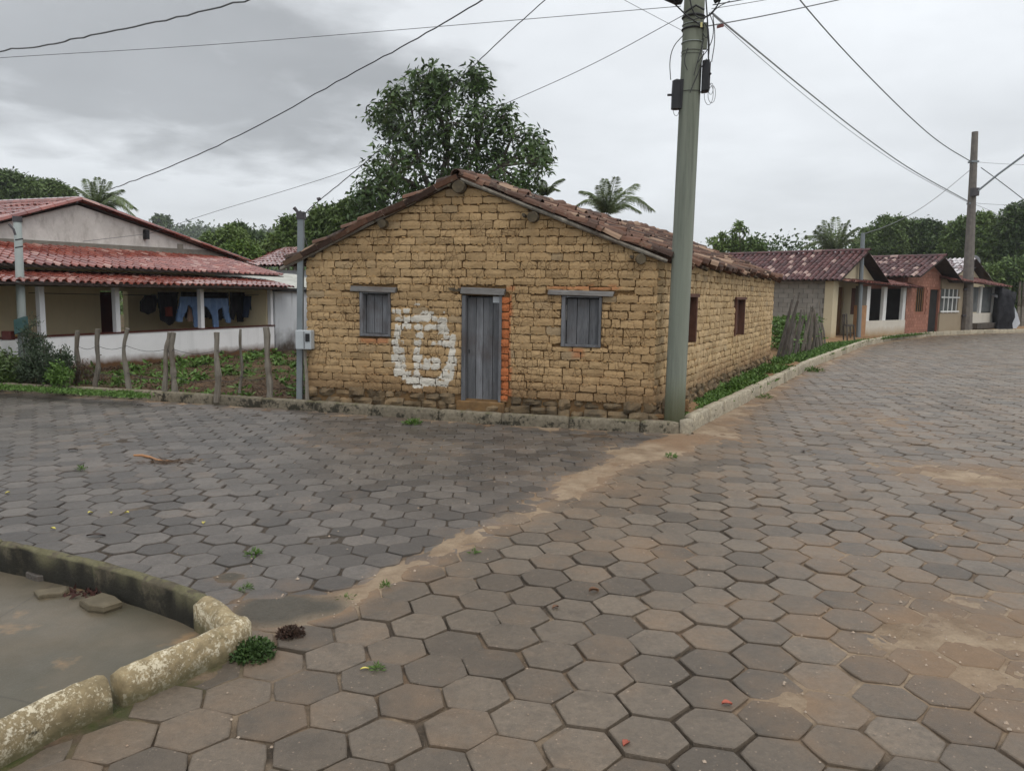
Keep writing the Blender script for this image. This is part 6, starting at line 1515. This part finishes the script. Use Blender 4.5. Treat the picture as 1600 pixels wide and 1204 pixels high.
def bush(name, label, spots, D, n, L, asp, mat, seed, cat='bush', up=.2):
    r = np.random.default_rng(seed); B = np.array([pb_(x, y, rr, D+dd) for x, y, rr, dd in spots]); root = thing(name, label, cat, (B[:, 0].mean(), B[:, 1].mean(), .1))
    P, d, k = crown_pts(B, n, .15, seed); P = np.repeat(P, 6, 0)+r.normal(0, L*.6, (n*6, 3)); P[:, 2] = np.maximum(P[:, 2], .1)
    leafmesh('foliage', P, unit(r.normal(size=P.shape)*.8+np.array([0, 0, up])), L*r.uniform(.6, 1.3, len(P)), L*asp*r.uniform(.7, 1.2, len(P)), mat, root)
    st = MB()
    for b in B:
        for _ in range(3):
            p0 = Vector((b[0]+r.uniform(-.08, .08), b[1], .08)); st.tube([p0, Vector((b[0]+r.uniform(-.1, .1), b[1], b[2])), Vector((b[0]+r.uniform(-.2, .2)*b[3], b[1], b[2]+b[5]*.9))], [.010, .008, .004], 4)
    st.build('stems', M['bark'], root)['kind'] = 'stuff'; return root
bush('leafy_bush', 'dark leafy bush at the left edge before the yellow post', [(-15, 575, 24, 0), (8, 570, 22, 0), (22, 580, 18, -.1), (-5, 590, 22, -.2), (30, 590, 14, 0)], 12.6, 520, .085, .35, M['leaf3'], 61)
bush('tall_grey_green_bush', 'tall grey-green feathery bush beside the pale pole', [(50, 540, 14, .1), (42, 520, 8, .1), (60, 560, 16, 0), (45, 578, 18, 0), (75, 575, 16, 0), (52, 505, 5, .1), (62, 530, 8, .1)], 12.4, 560, .075, .22, M['leafbush'], 62, up=.8)
bush('wispy_bush', 'wispy bush with upright twigs left of the first fence posts', [(72, 548, 8, 0), (85, 565, 13, 0), (97, 572, 13, 0), (90, 585, 16, 0), (104, 560, 8, 0), (100, 546, 4, 0), (70, 585, 14, 0)], 12.2, 480, .075, .22, M['leafbush'], 63, up=.8)
bush('yellow_green_bush', 'small yellow-green bush low among the grey-green ones', [(92, 578, 9, 0), (86, 590, 9, 0), (100, 590, 8, 0)], 11.9, 200, .07, .35, M['grass'], 64)
bush('dry_weed_clump', 'reddish dry weeds beside the first fence post', [(128, 575, 9, 0), (140, 585, 9, 0), (120, 590, 9, 0), (155, 590, 8, .3)], 12.4, 120, .07, .15, M['drygrass'], 65, up=.9)

# --- small things in the street
def clump(name, label, px, py, rad, n, L, mat, seed, z=.0, cat='weed', flat=.5, w=.35):
    c = G(px, py, z); r = np.random.default_rng(seed); d = unit(r.normal(size=(n, 3))); d[:, 2] = np.abs(d[:, 2]); P = np.array(tuple(c))+d*rad*r.uniform(.2, 1, n)[:, None]*np.array([1, 1, flat]); P[:, 2] = np.maximum(P[:, 2], z-.005)
    return tag(leafmesh(name, P, unit(d+r.normal(size=(n, 3))*.6), L*r.uniform(.6, 1.3, n), L*w*r.uniform(.7, 1.3, n), mat, None), label, cat)
clump('weed_clump', 'dense dark green weed clump at the foot of the near white kerb bend', 396, 1022, .105, 1500, .022, M['grass_dark'], 1, flat=.6, w=.6)
clump('dry_weed_clump', 'round dark brown dried weed clump in the sand beside the near kerb', 454, 992, .065, 700, .020, M['drybrown'], 2, flat=.6, w=.5)
for i, (x, y, rr, n, L, lb) in enumerate(((645, 662, .11, 160, .07, 'bright green weed at the foot of the kerb before the painted emblem'), (396, 866, .05, 60, .045, 'tiny grass tuft in the left street joints near the near kerb'), (384, 918, .035, 60, .03, 'small tuft with an orange leaf beside the near kerb'),
        (1048, 713, .06, 70, .05, 'small tuft in the sand before the corner pole'), (602, 915, .03, 50, .035, 'tiny tuft in the sandy seam between both streets'), (740, 863, .03, 40, .035, 'tiny tuft on the edge of the sandy seam'), (590, 1045, .03, 60, .03, 'tiny green tuft next to a fallen yellow leaf'),
        (128, 733, .05, 40, .05, 'small tuft in the left part of the dark street'), (1270, 580, .25, 260, .09, 'grass tufts at the street side of the pale kerb'), (1195, 622, .15, 120, .06, 'short weeds at the street foot of the pale kerb'), (540, 935, .05, 40, .03, 'mossy tuft where sand meets the dark pavers'))):
    clump('grass_tuft', lb, x, y, rr, n, L, M['grass'], 10+i, z=.004, flat=.35, w=.18)
def litter(name, label, cat, px, py, ln, wd, ang, mat, hgt=.01, curl=.3, z=.006):
    c = G(px, py, z); d = Vector((math.cos(ang), math.sin(ang), 0)); s_ = Vector((-d.y, d.x, 0)); vs = []; fs = []; n = 6
    for i in range(n+1):
        f = i/n; w = wd*math.sin(math.pi*min(.97, max(.05, f)))**.7/2
        for sg in (-1, 0, 1): vs.append(c+d*(f-.5)*ln+s_*w*sg+Z*(hgt*(.3+curl*abs(sg))+hgt*math.sin(f*4)*.4))
    for i in range(n):
        for j in range(2): a = i*3+j; fs.append((a, a+3, a+4, a+1))
    n_ = len(vs); vs += [v-Z*.002 for v in vs]; fs += [tuple(n_+i for i in f[::-1]) for f in fs]
    return tag(MB().add(vs, fs).build(name, mat, None), label, cat)
litter('fallen_leaf', 'curled brown leaf on a paver in the right centre foreground', 'leaf', 928, 924, .06, .03, .3, M['leafdry'], .018, .8)
litter('fallen_leaf', 'brown leaf left of the foreground paver with the curled leaf', 'leaf', 868, 949, .05, .025, .8, M['leafdry'], .012, .6)
litter('fallen_leaf', 'thin yellow leaf lying beside the tiny green tuft', 'leaf', 570, 1045, .04, .014, .4, M['leafyel'])
litter('red_petals', 'crumpled orange-red petals on the paver at the bottom right', 'petals', 1136, 1100, .045, .03, .1, M['petal'], .012, .6)
litter('red_petals', 'crumpled orange-red petals on the pavers near the bottom centre', 'petals', 978, 1162, .045, .028, 1.0, M['petal'], .012, .6)
for i, (x, y) in enumerate(((83, 826), (141, 801), (174, 801), (198, 801), (12, 770), (318, 817))): litter('yellow_petal', ('yellow petal nearest the near kerb', 'leftmost yellow petal of the row of three', 'middle yellow petal of the row of three', 'rightmost yellow petal of the row of three', 'yellow petal close to the left edge', 'pale petal right of the row of three')[i], 'petal', x, y, .035, .025, i, M['leafyel'], .01, .6)
for i, (x, y, s_) in enumerate(((40, 862, 0), (150, 837, 0), (114, 703, 0), (219, 633, 0), (270, 637, 0), (1258, 606, 0), (1316, 607, 0), (1255, 705, 0))):
    litter('dark_debris', ('dark scrap on the street behind the mossy kerb', 'dark flattened leaf in the left street near the mossy kerb', 'small dark pebble-like scrap in the left street', 'dark scrap near the left kerb', 'second dark scrap along the left kerb', 'dark scrap near the pale kerb', 'weedy dark scrap in the middle of the right street', 'dark stick scrap on the sandy right street')[i], 'debris', x, y, .12 if i < 2 else .09, .04, .2*i, M['litterdk'], .014, .5)
pts = [G(x, y, .012) for x, y in ((209, 711), (222, 711), (235, 714), (245, 718), (258, 720), (272, 719))]
bs = thing('fallen_twig', 'fallen orange stalk with a brown brush of twigs on the dark street', 'twig', pts[2]); MB().tube(pts, [.01, .014, .012, .01, .008, .005], 6).build('stalk', M['stalk'], bs)
c = G(265, 722, .01); r = np.random.default_rng(8); n = 120; P = np.array(tuple(c))+r.normal(0, 1, (n, 3))*np.array([.12, .05, .006]); P[:, 2] = np.maximum(P[:, 2], .008); leafmesh('dry_twigs', P, unit(r.normal(size=(n, 3))*np.array([1, .4, .12])), .12, .008, M['drygrass'], bs)
# broken concrete pieces and brick crumbs on the slab
def chunk(label, pts_px, z0, h_, mat, group=None):
    P = [G(x, y, z0+h_) for x, y in pts_px]; mb = MB(); n = len(P); c = sum(P, Vector())/n; vs = []
    for lv, (k, dz) in enumerate(((.93, 0), (1.0, -.006), (1.02, -h_*.6), (.97, -h_))):
        for i, p in enumerate(P): vs.append(c+(p-c)*k*(1+random.uniform(-.03, .03))+Z*dz)
    fs = [tuple(range(n))[::-1]]
    for L_ in range(3):
        for i in range(n): j = (i+1) % n; fs.append((L_*n+i, (L_+1)*n+i, (L_+1)*n+j, L_*n+j)[::-1])
    mb.add(vs, [f[::-1] for f in fs]); return tag(mb.build('broken_paver', mat, None), label, 'concrete piece', group)
chunk('thin broken concrete piece lying on the slab at the left', [(53, 921), (60, 930), (76, 927), (97, 926), (106, 920), (104, 914), (86, 917)], -.03, .03, M['chunk'])
chunk('thick broken paver corner lying near the mossy kerb', [(124, 936), (138, 945), (162, 947), (190, 938), (180, 930), (160, 924), (146, 930), (132, 934)], -.03, .045, M['chunk'])
cr_ = []
c = G(142, 925, -.02); r = np.random.default_rng(12); mb = MB()
for k in range(60):
    p = c+Vector((r.normal(0, .06), r.normal(0, .035), r.uniform(-.008, .012))); s_ = r.uniform(.006, .02); vs = [p+Vector(tuple(r.normal(size=3)))*s_ for _ in range(4)]; mb.add(vs, [(0, 1, 2), (0, 2, 3), (0, 3, 1), (1, 3, 2)])
tag(mb.build('red_crumbs', M['petaldk'], None), 'heap of dark red brick crumbs behind the thick broken paver', 'rubble', kind='stuff')
# pebbles and grit spread over the street
r = np.random.default_rng(21); mb = MB(); n = 9000
x = r.uniform(-2.2, 6, n); y = 1.6+r.random(n)**1.5*7; k = (inpoly(x, y, polyR) | inpoly(x, y, polyL)) & (r.random(n) < .08+.9*(sandf(x, y) > .6))
for X_, Y_ in zip(x[k], y[k]):
    s_ = abs(r.normal(0, .0035))+.002; p = Vector((X_, Y_, .004)); vs = [p+Vector((math.cos(a+X_)*s_*r.uniform(.7, 1.3), math.sin(a+X_)*s_*r.uniform(.7, 1.3), 0)) for a in (0, 1.57, 3.14, 4.71)]+[p+Z*s_*.9]
    mb.add(vs, [(0, 1, 4), (1, 2, 4), (2, 3, 4), (3, 0, 4)])
tag(mb.build('pebbles', M['pebble'], None), 'small pale pebbles and grit scattered over the street pavers', 'pebbles', kind='stuff')
# rubble by the houses
for i, (x, y, w, h_, lb, mt) in enumerate(((1027-10, 652, .35, .05, 'flat broken brick lying at the right corner of the adobe house', 'dab'), (1040, 650, .10, .12, 'small stone between the adobe corner and the pole', 'basestone'), (1070, 642, .10, .16, 'small square block behind the corner pole', 'dab'))):
    c = G(x, y, .15); tag(MB().cbox(c+Z*h_*.5, hu*w*.5, hn*.06, Z*h_*.5).build('loose_block', M[mt], None, bevel=.012), lb, 'block')
p = G(1447, 517, .15); tag(MB().tube([p, p+Vector((.9, .2, .5))], .06, 6).build('leaning_board', M['ochre'], None), 'small board leaning at the foot of the red brick house', 'board')
p = G(1530, 514, .15); tag(MB().cbox(p+Z*.2+Vector((0, -.3, 0)), rd_*1.6, rn*.2, Z*.16).build('low_bench', M['stick'], None, bevel=.03), 'low dark bench before the white end porch', 'bench')
for x in (1408, 1416): pass

# ================================================================== AIR
HZD = 0.0005
if HZD:
    hb = MB().box((-450, -70, -1.3), Vector((1000, 0, 0)), Vector((0, 640, 0)), Z*75); t = NT('air'); t.n.remove(t.b)
    pv = t.n.new('ShaderNodeVolumePrincipled'); pv.inputs['Color'].default_value = (.90, .93, .97, 1); pv.inputs['Density'].default_value = HZD; pv.inputs['Anisotropy'].default_value = .2
    t.l.new(pv.outputs[0], t.n['Material Output'].inputs['Volume']); o = hb.build('haze', t.m); o['kind'] = 'stuff'
    tag(o, 'pale moist air veiling the distant hill', 'haze')
    scene.cycles.volume_bounces = 0
